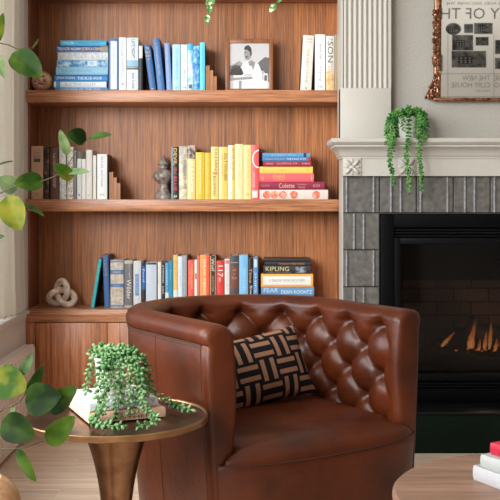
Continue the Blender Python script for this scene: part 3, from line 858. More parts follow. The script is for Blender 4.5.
bm = BM(); box(bm, -hw + fw * .8, hw - fw * .8, .0085, .0093, fw * .8, fh - fw * .8)
obj('glass', bm, glassy('picture_glass', (1, 1, 1, 1), .03), fr, smooth=False)

# ------------------------------------------------------------------ plants: big leaf helper
def leaf(bm, base, tip, width, nrm, fold=.25, curl=.12, mi=0, n=10, m=6, rnd=.5, mi_rib=None):
    base, tip = Vector(base), Vector(tip)
    ax = tip - base; L = ax.length; ax.normalize()
    nrm = Vector(nrm); nrm = (nrm - nrm.project(ax)).normalized()
    sd = ax.cross(nrm)
    for sgn, off in ((1, 0), (-1, -.0007)):
        rows = []
        for i in range(n + 1):
            t = i / n
            w = width / 2 * (math.sin(PI * t ** (rnd + .28)) ** .60 if 0 < t < 1 else 0.02)
            row = []
            for j in range(-m, m + 1):
                s = j / m
                p = base + ax * (L * t) + sd * (w * s) + nrm * (fold * abs(s) * w - curl * L * (2 * t - 1) ** 2 + .03 * w * math.sin(9 * t) * abs(s) + off)
                row.append(p)
            rows.append(row)
        V = grid(bm, rows, mi if sgn > 0 else mi + 1)


def leaf_mat(name, c_dark, c_lite, rough=.32, trans=.25):
    m, nt, p = base_mat(name)
    tc = nd(nt, 'ShaderNodeTexCoord')
    no = nd(nt, 'ShaderNodeTexNoise'); no.inputs['Scale'].default_value = 28; no.inputs['Detail'].default_value = 2
    nt.links.new(tc.outputs['Object'], no.inputs['Vector'])
    r = nd(nt, 'ShaderNodeValToRGB'); e = r.color_ramp.elements
    e[0].position = .38; e[0].color = lin(c_dark); e[1].position = .66; e[1].color = lin(c_lite)
    nt.links.new(no.outputs['Fac'], r.inputs[0]); nt.links.new(r.outputs[0], p.inputs['Base Color'])
    p.inputs['Roughness'].default_value = rough
    p.inputs['Specular IOR Level'].default_value = .12
    if trans > 0:
        out = nt.nodes['Material Output']
        tl = nd(nt, 'ShaderNodeBsdfTranslucent'); nt.links.new(r.outputs[0], tl.inputs[0])
        mx = nd(nt, 'ShaderNodeMixShader'); mx.inputs[0].default_value = trans
        nt.links.new(p.outputs[0], mx.inputs[1]); nt.links.new(tl.outputs[0], mx.inputs[2])
        nt.links.new(mx.outputs[0], out.inputs[0])
    return m


GREEN = leaf_mat('glossy_green_leaf', (34, 62, 14), (74, 98, 28), .5)
GREEND = leaf_mat('deep_green_leaf', (20, 42, 10), (48, 72, 20), .55)
YGREEN = leaf_mat('yellow_green_leaf', (52, 88, 22), (132, 132, 40), .5)
PALE = leaf_mat('pale_leaf_underside', (92, 120, 78), (140, 162, 112), .5)
RIB = paint((150, 160, 90), .5, .05, name='leaf_midrib')
STEM = paint((66, 56, 30), .6, .1, 60, name='young_stem')

VX, VY = -.525, 1.80
VTOP = Z(478, VY)
fp = thing('leafy_plant', 'large-leaved green plant in a wooden vase at the left edge of the picture', 'plant', (VX, VY, 0))
vw = wood('turned_wood', (146, 100, 66), (204, 158, 116), 'Z', 0, 'X', 30, .4)


def LP(px, py, Y): return Vector((X(px, Y) - VX, Y - VY, Z(py, Y)))


bm = BM()
h = VTOP
lathe(bm, [(.06, 0), (.085, .01), (.10, .12), (.105, .25), (.100, h * .75), (.095, h - .07), (.084, h - .03), (.066, h - .008), (.052, h), (.042, h - .006), (.040, h - .03), (.05, h - .08), (.05, h - .15)], seg=40)
obj('vase', bm, vw, fp, ang=60)
mouth = Vector((0, 0, h - .1))


def branch(pts, r=.0012):
    p = smooth_path([mouth + Vector((random.uniform(-.02, .02), random.uniform(-.02, .02), 0))] + pts, 8)
    bm = BM(); n = len(p)
    tube(bm, p, [r * (1.5 - i / n) for i in range(n)], 8)
    obj('stem', bm, STEM, fp)


branch([LP(-70, 330, 1.75), LP(-60, 120, 1.72), LP(-25, 45, 1.72), LP(4, 44, 1.72), LP(18, 49, 1.72), LP(31, 48, 1.72)])
branch([LP(-50, 400, 1.8), LP(-42, 270, 1.76), LP(-12, 206, 1.74), LP(12, 188, 1.74), LP(45, 180, 1.74), LP(62, 171, 1.74), LP(78, 150, 1.74), LP(90, 137, 1.74)])
branch([LP(-20, 462, 1.80), LP(0, 450, 1.72), LP(22, 448, 1.7), LP(40, 442, 1.7), LP(48, 441, 1.7)])
branch([LP(-22, 440, 1.82), LP(0, 412, 1.76), LP(16, 404, 1.72), LP(24, 396, 1.7), LP(28, 380, 1.7)])
LV = [  # base, tip, width px, Y, material, normal tweak
    ((-3, 43), (3, 13), 9, 1.72, YGREEN, (.3, -1, .2)),
    ((12, 52), (41, 76), 27, 1.72, GREEN, (.1, -1, .25)),
    ((31, 50), (39, 39), 5, 1.72, PALE, (.9, -.6, .1)),
    ((-4, 53), (4, 77), 10, 1.70, PALE, (.4, -1, .1)),
    ((44, 181), (14, 183), 20, 1.74, GREEN, (0, -1, .35)),
    ((17, 190), (-2, 178), 19, 1.77, PALE, (0, -1, .5)),
    ((6, 196), (20, 230), 27, 1.72, YGREEN, (.1, -1, .1)),
    ((24, 203), (44, 215), 6, 1.75, GREEN, (0, -.6, 1)),
    ((73, 179), (55, 164), 14, 1.74, YGREEN, (0, -1, .3)),
    ((66, 172), (89, 171), 8, 1.74, PALE, (0, -1, .6)),
    ((68, 156), (60, 130), 10, 1.74, PALE, (.2, -1, 0)),
    ((87, 139), (67, 134), 18, 1.75, GREEND, (0, -1, .3)),
    ((89, 137), (111, 134), 9, 1.74, GREEN, (.1, -1, .7)),
    ((-8, 167), (13, 160), 5, 1.76, GREEND, (0, -.7, 1)),
    ((-6, 238), (4, 236), 6, 1.75, GREEN, (0, -1, .4)),
    ((-8, 378), (27, 388), 34, 1.72, YGREEN, (0, -1, .3)),
    ((20, 376), (32, 354), 11, 1.72, PALE, (.3, -1, 0)),
    ((27, 398), (43, 366), 12, 1.71, GREEND, (.3, -1, 0)),
    ((24, 402), (60, 396), 33, 1.69, GREEND, (0, -1, .3)),
    ((48, 412), (76, 387), 22, 1.72, GREEN, (0, -1, .5)),
    ((1, 421), (34, 437), 30, 1.69, GREEND, (0, -1, .2)),
    ((46, 444), (74, 417), 22, 1.69, GREEN, (.1, -1, .3)),
    ((17, 449), (35, 482), 13, 1.69, GREEN, (-.4, -1, .2)),
    ((10, 415), (15, 407), 5, 1.72, PALE, (0, -1, .2)),
]
LFS = []
for (b, t, w, Y, mt, nr) in LV:
    bm = BM()
    pb, pt = LP(b[0], b[1], Y), LP(t[0], t[1], Y - .02)
    leaf(bm, pb, pt, w * Y / F, nr, fold=.18, curl=.05)
    ax = (pt - pb)
    o = obj('leaf', bm, [mt, PALE if mt is not PALE else GREEN], fp, ang=80, norm=False)

# variegated vines hanging from the shelf above
vp = thing('trailing_vine_plant', 'variegated trailing vine hanging into the top edge above the framed photograph', 'plant', (X(244, 4.52), 4.52, z0 + .0004))
bm = BM(); lathe(bm, [(.05, 0), (.065, .01), (.078, .11), (.080, .125), (.074, .125), (.070, .10), (.0, .10)], seg=28)
obj('pot', bm, paint((214, 210, 202), .4, .02, name='white_ceramic'), vp)
VAR = mottled('variegated_leaf', (70, 134, 62), (216, 226, 186), 55, .5, .6, .4)
ox, oy, oz = X(244, 4.52), 4.52, z0
for path, lvs in (([(0, 0, .11), (-.06, -.10, .13), (X(209, 4.36) - ox, -.19, .03), (X(211, 4.36) - ox, -.19, -.06), (X(209.5, 4.36) - ox, -.19, Z(4, 4.36) - oz), (X(207.5, 4.36) - ox, -.19, Z(22, 4.36) - oz)],
                   [((214, -4), (211, 5)), ((210, 2), (207, 7)), ((211, 5), (214.5, 1)), ((210, 6), (209.5, 15)), ((208, 16), (207, 25.5))]),
                  ([(0, 0, .11), (.06, -.10, .13), (X(284, 4.36) - ox, -.19, .03), (X(285, 4.36) - ox, -.19, -.06), (X(281, 4.36) - ox, -.19, Z(-2, 4.36) - oz), (X(275, 4.36) - ox, -.19, Z(6, 4.36) - oz)],
                   [((282, -6), (278, 4)), ((275.5, 5), (269.5, 13.5)), ((283, -3), (286, 1))])):
    bm = BM(); tube(bm, smooth_path(path, 6), .0018, 6)
    obj('vine_stem', bm, paint((110, 120, 70), .6, .05, name='vine_stem'), vp)
    for b, t in lvs:
        bm = BM()
        cv = lambda q: Vector((X(q[0], 4.355) - ox, -.195, Z(q[1], 4.355) - oz))
        leaf(bm, cv(b), cv(t), .027, (.2, -1, .25), fold=.2, curl=.06)
        obj('leaf', bm, [VAR, VAR], vp, ang=80, norm=False)

# ------------------------------------------------------------------ succulents
SUC = leaf_mat('sedum_leaf', (66, 116, 66), (150, 186, 134), .45, .08)
SUC2 = leaf_mat('sedum_leaf_deep', (44, 104, 44), (112, 166, 84), .45, .08)


def sedum_stem(parent, path, lr, mat, dens=1.0, spread=1.0, mi=0):
    p = smooth_path(path, 8)
    bm = BM()
    tube(bm, p, .0011, 5)
    acc = 0; k = 0
    step = lr * .60 / dens
    for i in range(1, len(p)):
        seg = p[i] - p[i - 1]; acc += seg.length
        while acc > step:
            acc -= step
            a = k * 2.4; k += 1
            u, v = frame_of(seg)
            tdir = (u * math.cos(a) + v * math.sin(a)) * .85 + seg.normalized() * .45
            tdir.normalize()
            c = p[i] + tdir * lr * .95 * spread
            q = Vector((0, 0, 1)).rotation_difference(tdir).to_matrix()
            s = lr * random.uniform(.8, 1.15)
            ball(bm, c, s, 0, 1, (.52, .52, 1.0), q)
    return obj('trailing_stem', bm, mat, parent, ang=80)


def pot_plant(loc, rp, hp, label, lr, mat, trails, crown, shade):
    t = thing('potted_succulent', label, 'potted plant', loc)
    bm = BM()
    lathe(bm, [(rp * .80, 0), (rp * .83, .002), (rp, hp * .94), (rp * 1.05, hp * .95), (rp * 1.05, hp), (rp * .95, hp), (rp * .93, hp * .86), (0.001, hp * .86)], seg=36)
    obj('pot', bm, paint((232, 231, 226), .35, .01, name='white_glazed_pot'), t, ang=40)
    bm = BM(); lathe(bm, [(rp * .92, hp * .85), (rp * .92, hp * .88), (.001, hp * .9)], seg=24)
    obj('soil', bm, mottled('dark_soil', (46, 34, 26), (84, 64, 48), 200, .4, .6, .95), t)
    for a, out, topz in crown:
        ca, sa = math.cos(a), math.sin(a)
        sedum_stem(t, [(ca * rp * .2, sa * rp * .2, hp * .88), (ca * rp * .6 * out, sa * rp * .6 * out, hp + topz * .7), (ca * rp * 1.0 * out, sa * rp * 1.0 * out, hp + topz), (ca * rp * 1.35 * out, sa * rp * 1.35 * out, hp + topz * .45)], lr, mat)
    for path in trails:
        sedum_stem(t, path, lr, mat)
    return t


# ------------------------------------------------------------------ side table with its books and plant
TX, TY, TR = X(116.5, 2.35), 2.35, .227
TZ = Z(414, TY)
brass = mottled('aged_bronze_metal', (112, 82, 60), (148, 114, 86), 18, .35, .65, .30, metal=1.0)
brass_l = mottled('brushed_brass_rim', (150, 116, 84), (184, 146, 108), 22, .35, .65, .32, metal=1.0)
st = thing('side_table', 'round bronze pedestal side table left of the armchair', 'side table', (TX, TY, 0))
bm = BM(); lathe(bm, [(.001, TZ - .004), (TR - .008, TZ - .004), (TR - .006, TZ - .001), (TR - .003, TZ), (TR, TZ - .002), (TR, TZ - .014), (TR - .003, TZ - .016), (.001, TZ - .016)], seg=96, cap=False)
bm.faces.ensure_lookup_table()
for f in bm.faces:
    c = f.calc_center_median()
    if math.hypot(c.x, c.y) > TR - .0075: f.material_index = 1
obj('tabletop', bm, [brass, brass_l], st, ang=50)
bm = BM()
pr = []
for k in range(25):
    t = k / 24
    z = TZ - .016 - t * (TZ - .03)
    r = .030 + .062 * (1 - t) ** 4 + .10 * max(0, t - .45) ** 2 * 3.6
    pr.append((r, z))
lathe(bm, pr[::-1], seg=48)
obj('pedestal', bm, brass, st)
bm = BM(); lathe(bm, [(.145, 0), (.147, .004), (.140, .012), (.06, .016)], seg=48)
obj('base', bm, brass, st)

def lying_book(label, corner, yaw, L, D, th, z, spine, **kw):
    b = book(label, th - .0004, D, L, spine, **kw)
    b.rotation_euler = (Matrix.Rotation(yaw, 3, 'Z') @ Matrix.Rotation(-PI / 2, 3, 'Y')).to_euler()
    b.location = (corner[0] + math.cos(yaw) * L, corner[1] + math.sin(yaw) * L, z + .0003)
    return b


yaw = math.radians(24)
GT = 'books stacked on the side table'
lying_book('tan book with dark capitals on its spine, lying on the bronze side table', (X(89, 2.245), 2.245), yaw, .190, .205, .0225, TZ, (206, 172, 150), group=GT,
           texts=[('OLD', .55, .85, .40, .66, (60, 44, 40), 'v'), ('MOTHERS', .15, .45, .14, .72, (60, 44, 40), 'v')], pages=paint((228, 196, 176), .8, .05, 200, name='pinkish_pages'))
lying_book('pale grey book with a red edge line, under the trailing succulent on the side table', (X(89.5, 2.262), 2.262), yaw + .02, .172, .185, .0215, TZ + .0225, (196, 204, 212), group=GT, side=(206, 206, 208),
           bands=[(0, .12, 0, 1, (176, 60, 56))], texts=[('TALES OF THE NORTH', .45, .75, .25, .9, (150, 158, 170), 'v'), ('7', .4, .75, .06, .1, (110, 120, 130), 'v')])

PXc, PYc = X(111, 2.345), 2.345
pz = TZ + .0225 + .0215 + .0006


def pt(px, py, Y):   # pixel on a given depth -> plant-local point
    return (X(px, Y) - PXc, Y - PYc, Z(py, Y) - pz)


crown = [(random.uniform(0, 2 * PI), random.uniform(.3, 1.05), random.uniform(.004, .026)) for _ in range(20)]
trails = []
for (px0, py0, px1, py1, Y) in ((100, 350, 87, 392, 2.33), (105, 350, 104, 408, 2.28), (108, 348, 109, 390, 2.28), (112, 348, 116, 418, 2.265),
                               (119, 349, 121, 404, 2.27), (125, 348, 130, 412, 2.27), (130, 350, 136, 398, 2.28), (133, 350, 140, 410, 2.28), (136, 352, 144, 396, 2.30), (138, 354, 149, 394, 2.32)):
    mx_ = (px0 * .45 + px1 * .55 + (px1 - 112) * .10)
    trails.append([((X(112, 2.345) - PXc) * .5, 0, .098), pt(px0, py0, (Y + 2.345) / 2), pt(mx_, py0 * .55 + py1 * .45, Y), pt(px1, py1 * .8 + py0 * .2, Y), pt(px1, py1, Y)])
zl = TZ - pz + .0145
trails.append([(0, 0, .09), pt(101, 365, 2.26), pt(98, 405, 2.2), (X(95, 2.2) - PXc, 2.2 - PYc, zl + .004), (X(105, 2.17) - PXc, 2.17 - PYc, zl), (X(124, 2.165) - PXc, 2.165 - PYc, zl)])
trails.append([(0, 0, .09), pt(106, 365, 2.26), pt(104, 408, 2.2), (X(92, 2.22) - PXc, 2.22 - PYc, zl + .003), (X(95, 2.19) - PXc, 2.19 - PYc, zl), (X(112, 2.18) - PXc, 2.18 - PYc, zl)])
trails.append([(0, 0, .09), pt(138, 365, 2.28), pt(144, 405, 2.25), (X(156, 2.235) - PXc, 2.235 - PYc, zl + .004), (X(152, 2.19) - PXc, 2.19 - PYc, zl), (X(139, 2.165) - PXc, 2.165 - PYc, zl)])
trails.append([(0, 0, .09), (.05, .03, .07), (X(152, 2.42) - PXc, 2.42 - PYc, .0), (X(166, 2.42) - PXc, 2.42 - PYc, zl + .006), (X(178, 2.37) - PXc, 2.37 - PYc, zl), (X(191, 2.33) - PXc, 2.33 - PYc, zl)])
pp = pot_plant((PXc, PYc, pz), .040, .098, 'trailing burro-tail succulent in a white pot on stacked books on the side table', .0080, SUC, trails, crown, 0)

# mantel plant comes after the mantel

# ------------------------------------------------------------------ fireplace surround
FX0, FX1 = 0.408, 1.62
TF = 4.22
sur = thing('fireplace_surround', 'off-white mantelpiece with grey tiled facing around the fireplace', 'fireplace surround', (1.0, 4.30, 0))
SUB = Vector((-1.0, -4.30, 0))


def S(bm):
    bmesh.ops.translate(bm, verts=bm.verts[:], vec=SUB)
    return bm


tz1 = 1.18
grout = paint((58, 52, 48), .8, .08, name='dark_grout')
tilem = mottled('glazed_grey_tile', (84, 82, 80), (112, 109, 104), 38, .35, .68, .35, bump=.15, c3=(112, 122, 96))
ridgem = mottled('pale_tile_ridge', (108, 108, 112), (136, 136, 140), 60, .4, .6, .5)
bm = BM()
IX0, IX1, IZ1, IZ0 = .577, 1.40, 1.012, .176
box(bm, FX0 + .004, IX0, TF + .006, 4.38, 0, tz1, 0)
box(bm, IX0, IX1, TF + .006, 4.30, IZ1, tz1, 0)
box(bm, IX1, FX1, TF + .006, 4.30, 0, tz1, 0)


def tile(x0, z0_, kind, w=.164, h=.164):
    box(bm, x0 + .0025, x0 + w - .0025, TF, TF + .01, z0_ + .0025, z0_ + h - .0025, 1, bev=.002, seg=1)
    for u in ((.11, .84) if kind == 0 else (.31, .57)):
        xc = x0 + w * u
        rows = []
        for zz in (z0_ + .003, z0_ + h - .003):
            rows.append([(xc + .0058 * math.cos(PI * k / 6), TF + .001 - .009 * math.sin(PI * k / 6), zz) for k in range(7)])
        grid(bm, rows, 2)


for i in range(7):
    tile(.412 + .164 * i, 1.016, i % 2)
for j in range(1, 7):
    tile(.412, 1.016 - .164 * j, j % 2)
    tile(1.40, 1.016 - .164 * j, (j + 1) % 2)
obj('tile_facing', S(bm), [grout, tilem, ridgem], sur)
# frieze, crown shelf
FY = 4.19
bm = BM(); box(bm, FX0 + .002, FX1, FY, 4.38, 1.179, 1.27)
box(bm, FX0 + .002, FX0 + .006, TF + .004, 4.379, 0.05, 1.179)
frz = obj('frieze', S(bm), white_paint, sur, smooth=False)
prof = [(0, 1.258), (.006, 1.258), (.006, 1.264), (.012, 1.268), (.018, 1.282), (.030, 1.296), (.044, 1.303), (.050, 1.306), (.050, 1.313), (.058, 1.316), (.066, 1.322), (.070, 1.326), (.070, 1.340), (.068, 1.342)]
bm = BM()
grid(bm, [[(FX0 - o * .78, 4.38, z), (FX0 - o * .78, FY - o, z), (FX1 + o, FY - o, z), (FX1 + o, 4.30, z)] for o, z in prof])
o = .068
bm.faces.new([bm.verts.new(p) for p in ((FX0 - o * .78, 4.38, 1.342), (FX0 - o * .78, FY - o, 1.342), (FX1 + o, FY - o, 1.342), (FX1 + o, 4.30, 1.342), (.9, 4.30, 1.342), (.45, 4.38, 1.342))])
obj('mantel_shelf', S(bm), white_paint, sur, ang=25)
for pxc in (352, 406.5):
    bm = BM()
    xc = X(pxc, FY); w = .040
    zc_ = 1.219
    box(bm, xc - w, xc + w, FY - .006, FY + .001, zc_ - w, zc_ + w, bev=.002)
    for a in range(4):
        an = PI / 4 + a * PI / 2
        M = Matrix.Rotation(-an, 3, 'Y')
        ball(bm, (xc + .024 * math.cos(an), FY - .007, zc_ + .024 * math.sin(an)), .021, 0, 2, (1, .6, .42), M.to_4x4())
        an2 = a * PI / 2
        M2 = Matrix.Rotation(-an2, 3, 'Y')
        ball(bm, (xc + .026 * math.cos(an2), FY - .006, zc_ + .026 * math.sin(an2)), .011, 0, 2, (1, .5, .55), M2.to_4x4())
    ball(bm, (xc, FY - .008, zc_), .011, 0, 2, (1, .7, 1))
    obj('rosette', S(bm), white_paint, frz)
# dark green hearth base
bm = BM(); box(bm, .405, FX1, 4.02, 4.215, 0, .168, bev=.002)
obj('hearth_base', S(bm), paint((11, 28, 19), .6, .12, 12, name='dark_green_stone', spec=.15), sur)
bm = BM(); box(bm, .400, FX1 + .005, 4.012, 4.215, .168, .176, bev=.002)
obj('hearth_slab', S(bm), paint((16, 17, 19), .3, .05, name='black_stone'), sur)

# fluted pilaster above the mantel
bm = BM()
px0, px1 = .403, X(391, 4.24)
box(bm, px0, px1, 4.246, 4.38, 1.342, 2.72)
box(bm, px0, px1, 4.236, 4.30, 1.342, Z(88, 4.236), bev=.0015)
fx0, fx1 = px0 + .012, px1 - .012
n = 9; w = (fx1 - fx0) / n
box(bm, px0, fx0, 4.236, 4.25, Z(88, 4.236), 2.72); box(bm, fx1, px1, 4.236, 4.25, Z(88, 4.236), 2.72)
for i in range(n):
    xc = fx0 + w * (i + .5)
    rows = [[(xc + w * .40 * math.cos(PI * k / 8), 4.247 - .011 * math.sin(PI * k / 8), zz) for k in range(9)] for zz in (Z(88, 4.236), 2.72)]
    grid(bm, rows)
struct('trim_2', bm, white_paint, ang=30)['label'] = 'fluted off-white pilaster above the left end of the mantel'

# ------------------------------------------------------------------ fireplace insert
ins = thing('fireplace_insert', 'black gas fireplace with glass front, logs and flames', 'fireplace', (1.0, 4.30, 0.18))
SUB2 = Vector((-1.0, -4.30, -.18))


def I(bm):
    bmesh.ops.translate(bm, verts=bm.verts[:], vec=SUB2)
    return bm


blk = paint((7, 7, 9), .55, .05, name='black_metal', spec=.07)
blk2 = paint((10, 11, 14), .45, .05, name='black_metal_satin', spec=.1)


def rect_frame(bm, x0, x1, z0_, z1_, wl, wt, wb, y0, y1, bev=.002):
    box(bm, x0, x0 + wl, y0, y1, z0_, z1_, bev=bev); box(bm, x1 - wl, x1, y0, y1, z0_, z1_, bev=bev)
    box(bm, x0 + wl, x1 - wl, y0, y1, z1_ - wt, z1_, bev=bev); box(bm, x0 + wl, x1 - wl, y0, y1, z0_, z0_ + wb, bev=bev)


bm = BM(); rect_frame(bm, IX0 + .002, IX1 - .002, .178, IZ1 - .002, .058, .058, .05, 4.205, 4.30)
obj('outer_frame', I(bm), blk, ins)
bm = BM()
for zz in (.945, .932, .918): box(bm, .636, 1.341, 4.212 + (.95 - zz) * .3, 4.29, zz - .008, zz)
for zz in (.25, .263, .236): box(bm, .636, 1.341, 4.215, 4.29, zz - .008, zz)
obj('louvre', I(bm), blk2, ins, smooth=False)
bm = BM(); rect_frame(bm, .640, 1.337, .27, .905, .028, .028, .03, 4.216, 4.29)
obj('door_frame', I(bm), blk2, ins)
bm = BM(); box(bm, .667, 1.310, 4.262, 4.266, .299, .878)
obj('glass', I(bm), glassy('smoked_fire_glass', (.42, .43, .46, 1), .02), ins, smooth=False)
# firebox
m, nt, p = base_mat('dark_firebrick')
tc = nd(nt, 'ShaderNodeTexCoord'); mp = nd(nt, 'ShaderNodeMapping'); mp.inputs['Rotation'].default_value = (PI / 2, 0, 0)
br = nd(nt, 'ShaderNodeTexBrick')
br.inputs['Color1'].default_value = lin((140, 108, 88)); br.inputs['Color2'].default_value = lin((112, 88, 74)); br.inputs['Mortar'].default_value = lin((52, 46, 44))
br.inputs['Scale'].default_value = 1.0; br.inputs['Mortar Size'].default_value = .004
br.inputs['Brick Width'].default_value = .17; br.inputs['Row Height'].default_value = .066
nt.links.new(tc.outputs['Object'], mp.inputs['Vector']); nt.links.new(mp.outputs[0], br.inputs['Vector']); nt.links.new(br.outputs['Color'], p.inputs['Base Color'])
p.inputs['Roughness'].default_value = .9
fbk = m
bm = BM()
box(bm, .645, 1.335, 4.66, 4.68, .26, .685)
obj('brick_back', I(bm), fbk, ins, smooth=False)
bm = BM()
box(bm, .602, .645, 4.29, 4.69, .24, .93); box(bm, 1.335, 1.378, 4.29, 4.69, .24, .93)
box(bm, .645, 1.335, 4.30, 4.69, .905, .93); box(bm, .645, 1.335, 4.30, 4.69, .22, .26); box(bm, .645, 1.335, 4.68, 4.70, .26, .905)
box(bm, .645, 1.335, 4.62, 4.68, .685, .905)
obj('firebox', I(bm), paint((34, 30, 30), .8, .1, name='sooty_metal'), ins, smooth=False)
char = mottled('charred_log', (14, 12, 12), (60, 52, 46), 30, .42, .75, .9, bump=.8)
YFl = 4.42
def FP(px, py, Y=YFl): return (X(px, Y), Y, Z(py, Y))
logs = [([FP(425, 372, 4.40), FP(450, 360, 4.36), FP(480, 363, 4.36), FP(530, 365, 4.36)], .034),
        ([FP(430, 344, 4.52), FP(455, 340, 4.54), FP(500, 336, 4.55), FP(560, 340, 4.55)], .056),
        ([FP(462, 358, 4.38), FP(468, 336, 4.44), FP(474, 318, 4.52)], .028),
        ([FP(425, 352, 4.44), FP(440, 345, 4.46), FP(452, 340, 4.5)], .026),
        ([FP(500, 350, 4.40), FP(515, 335, 4.46), FP(530, 322, 4.5)], .027)]
for pts, r in logs:
    p2 = smooth_path(pts, 6)
    bm = BM(); tube(bm, p2, [r * random.uniform(.85, 1.12) for _ in p2], 12)
    obj('log', I(bm), char, ins, ang=60)
bm = BM()
for i in range(26):
    px = 418 + i * 6
    ball(bm, FP(px + random.uniform(-2, 2), 374 + random.uniform(-2, 2), 4.38), random.uniform(.012, .02), 0, 2, (1.3, 1, .7))
ebed = obj('ember_bed', I(bm), char, ins)
ember = emit('glowing_ember', (255, 110, 40), 1.6)
for px, py in ((442, 346), (456, 350.5), (468, 349), (476, 350), (482, 351), (486, 350), (494, 351)):
    bm = BM(); ball(bm, FP(px, py, 4.36), .0055, 0, 1, (1.3, 1, .8))
    obj('ember', I(bm), ember, ebed)


def flame_mat():
    m, nt, p = base_mat('gas_flame')
    nt.nodes.remove(p)
    out = nt.nodes['Material Output']
    tc = nd(nt, 'ShaderNodeTexCoord'); sp = nd(nt, 'ShaderNodeSeparateXYZ')
    nt.links.new(tc.outputs['Generated'], sp.inputs[0])
    r = nd(nt, 'ShaderNodeValToRGB'); e = r.color_ramp.elements
    e[0].position = 0; e[0].color = lin((255, 176, 110)); e[1].position = 1; e[1].color = lin((176, 62, 20))
    q = e.new(.45); q.color = lin((244, 132, 52))
    nt.links.new(sp.outputs['Z'], r.inputs[0])
    em = nd(nt, 'ShaderNodeEmission'); em.inputs['Strength'].default_value = 2.2
    nt.links.new(r.outputs[0], em.inputs[0])
    tr = nd(nt, 'ShaderNodeBsdfTransparent')
    no = nd(nt, 'ShaderNodeTexNoise'); no.inputs['Scale'].default_value = 60
    nt.links.new(tc.outputs['Object'], no.inputs['Vector'])
    mr = nd(nt, 'ShaderNodeMapRange'); mr.inputs['From Min'].default_value = .35; mr.inputs['From Max'].default_value = .65; mr.inputs['To Min'].default_value = .15; mr.inputs['To Max'].default_value = .6
    nt.links.new(no.outputs['Fac'], mr.inputs['Value'])
    mx = nd(nt, 'ShaderNodeMixShader')
    nt.links.new(mr.outputs[0], mx.inputs[0]); nt.links.new(tr.outputs[0], mx.inputs[1]); nt.links.new(em.outputs[0], mx.inputs[2])
    nt.links.new(mx.outputs[0], out.inputs[0])
    return m


fm = flame_mat()
for (b, t, w) in (((441, 347), (455.5, 331), 1.9), ((468.5, 349), (475.5, 321), 3.0), ((471.5, 349), (472.5, 333), 2.6), ((484, 350), (486.5, 330), 1.9), ((489, 350), (491.5, 320), 1.9), ((478.5, 351), (480, 338), 1.6), ((495, 351), (497, 338), 1.8), ((502, 351), (504, 322), 2.6)):
    bm = BM()
    pts = smooth_path([FP(*b, 4.36), ((X(b[0], 4.36) + X(t[0], 4.36)) / 2 + .004, 4.37, (Z(b[1], 4.36) + Z(t[1], 4.36)) / 2), FP(*t, 4.38)], 6)
    n = len(pts)
    tube(bm, pts, [w * 4.36 / F * max(.03, math.sin(PI * (i / (n - 1)) ** .55 * .97 + .03)) for i in range(n)], 10)
    obj('flame', I(bm), fm, ins)

# ------------------------------------------------------------------ mantel plant
MX, MY, MZ = X(408, 4.20), 4.20, 1.3425


def mp_(px, py, Y): return (X(px, Y) - MX, Y - MY, Z(py, Y) - MZ)


crown = [(random.uniform(0, 2 * PI), random.uniform(.5, 1.5), random.uniform(.006, .030)) for _ in range(26)]
trails = []
for (px0, py0, px1, py1, Y, sag) in ((394, 115, 389, 143, 4.11, 0), (396, 112, 393, 150, 4.10, 0), (400, 112, 397, 140, 4.13, 0), (394, 114, 387, 136, 4.18, 0), (398, 111, 395, 132, 4.13, 0), (404, 110, 403, 130, 4.13, 0),
                                     (414, 110, 416, 134, 4.13, 0), (418, 110, 421, 137, 4.14, 0), (421, 112, 425, 140, 4.11, 0), (420, 111, 424, 132, 4.18, 0), (422, 112, 427, 142, 4.15, 0), (418, 109, 420, 128, 4.13, 0), (392, 114, 387, 143, 4.12, 0)):
    trails.append([(0, 0, .10), mp_(px0, py0, (Y + MY) / 2), mp_(px1, py0 * .6 + py1 * .4, Y), mp_(px1, py1, Y)])
for (px0, py0, px1, py1) in ((396, 114, 392, 184), (408, 108, 409, 193), (418, 112, 421.5, 192)):
    trails.append([(0, 0, .10), mp_(px0, py0, 4.14), mp_((px0 + px1) / 2 - .5, 135, 4.095), mp_(px1 - 3, 155, 4.095), mp_(px1, 172, 4.10), mp_(px1 + (1.5 if px1 < 400 else 0), py1, 4.105)])
    trails.append([(0, 0, .10), mp_(px0 + 1, py0, 4.14), mp_((px0 + px1) / 2 + .6, 135, 4.098), mp_(px1 - 1.5, 158, 4.098), mp_(px1, py1 - 12, 4.10)])
pot_plant((MX, MY, MZ), .044, .098, 'trailing burro-tail succulent in a white pot on the mantel shelf', .0080, SUC2, trails, crown, 0)

# ------------------------------------------------------------------ gilt mirror and the printed board it reflects
gilt = mottled('antique_gilt', (84, 52, 36), (168, 120, 90), 60, .35, .65, .34, metal=.85, bump=.3)
TAU = math.radians(3)
MRX, MRY = 1.25, 4.275
MRZ = Z(101, 4.25)
mir = thing('mirror', 'gilt-framed wall mirror with ornate carved side, above the mantel', 'mirror', (MRX, MRY, MRZ), (TAU, 0, 0))
hw, mh = .395, .95
bm = BM(); box(bm, -hw - .005, hw + .005, -.004, 0.0, .012, mh)
m, nt, p = base_mat('silvered_glass')
p.inputs['Metallic'].default_value = 1; p.inputs['Roughness'].default_value = .015; p.inputs['Base Color'].default_value = (.86, .87, .86, 1)
obj('mirror_glass', bm, m, mir, smooth=False)
bm = BM()
box(bm, -hw - .034, hw + .034, -.022, .0, 0, .017, bev=.004)
box(bm, -hw - .028, hw + .028, -.028, -.018, .004, .010, bev=.002)
obj('bottom_rail', bm, gilt, mir)
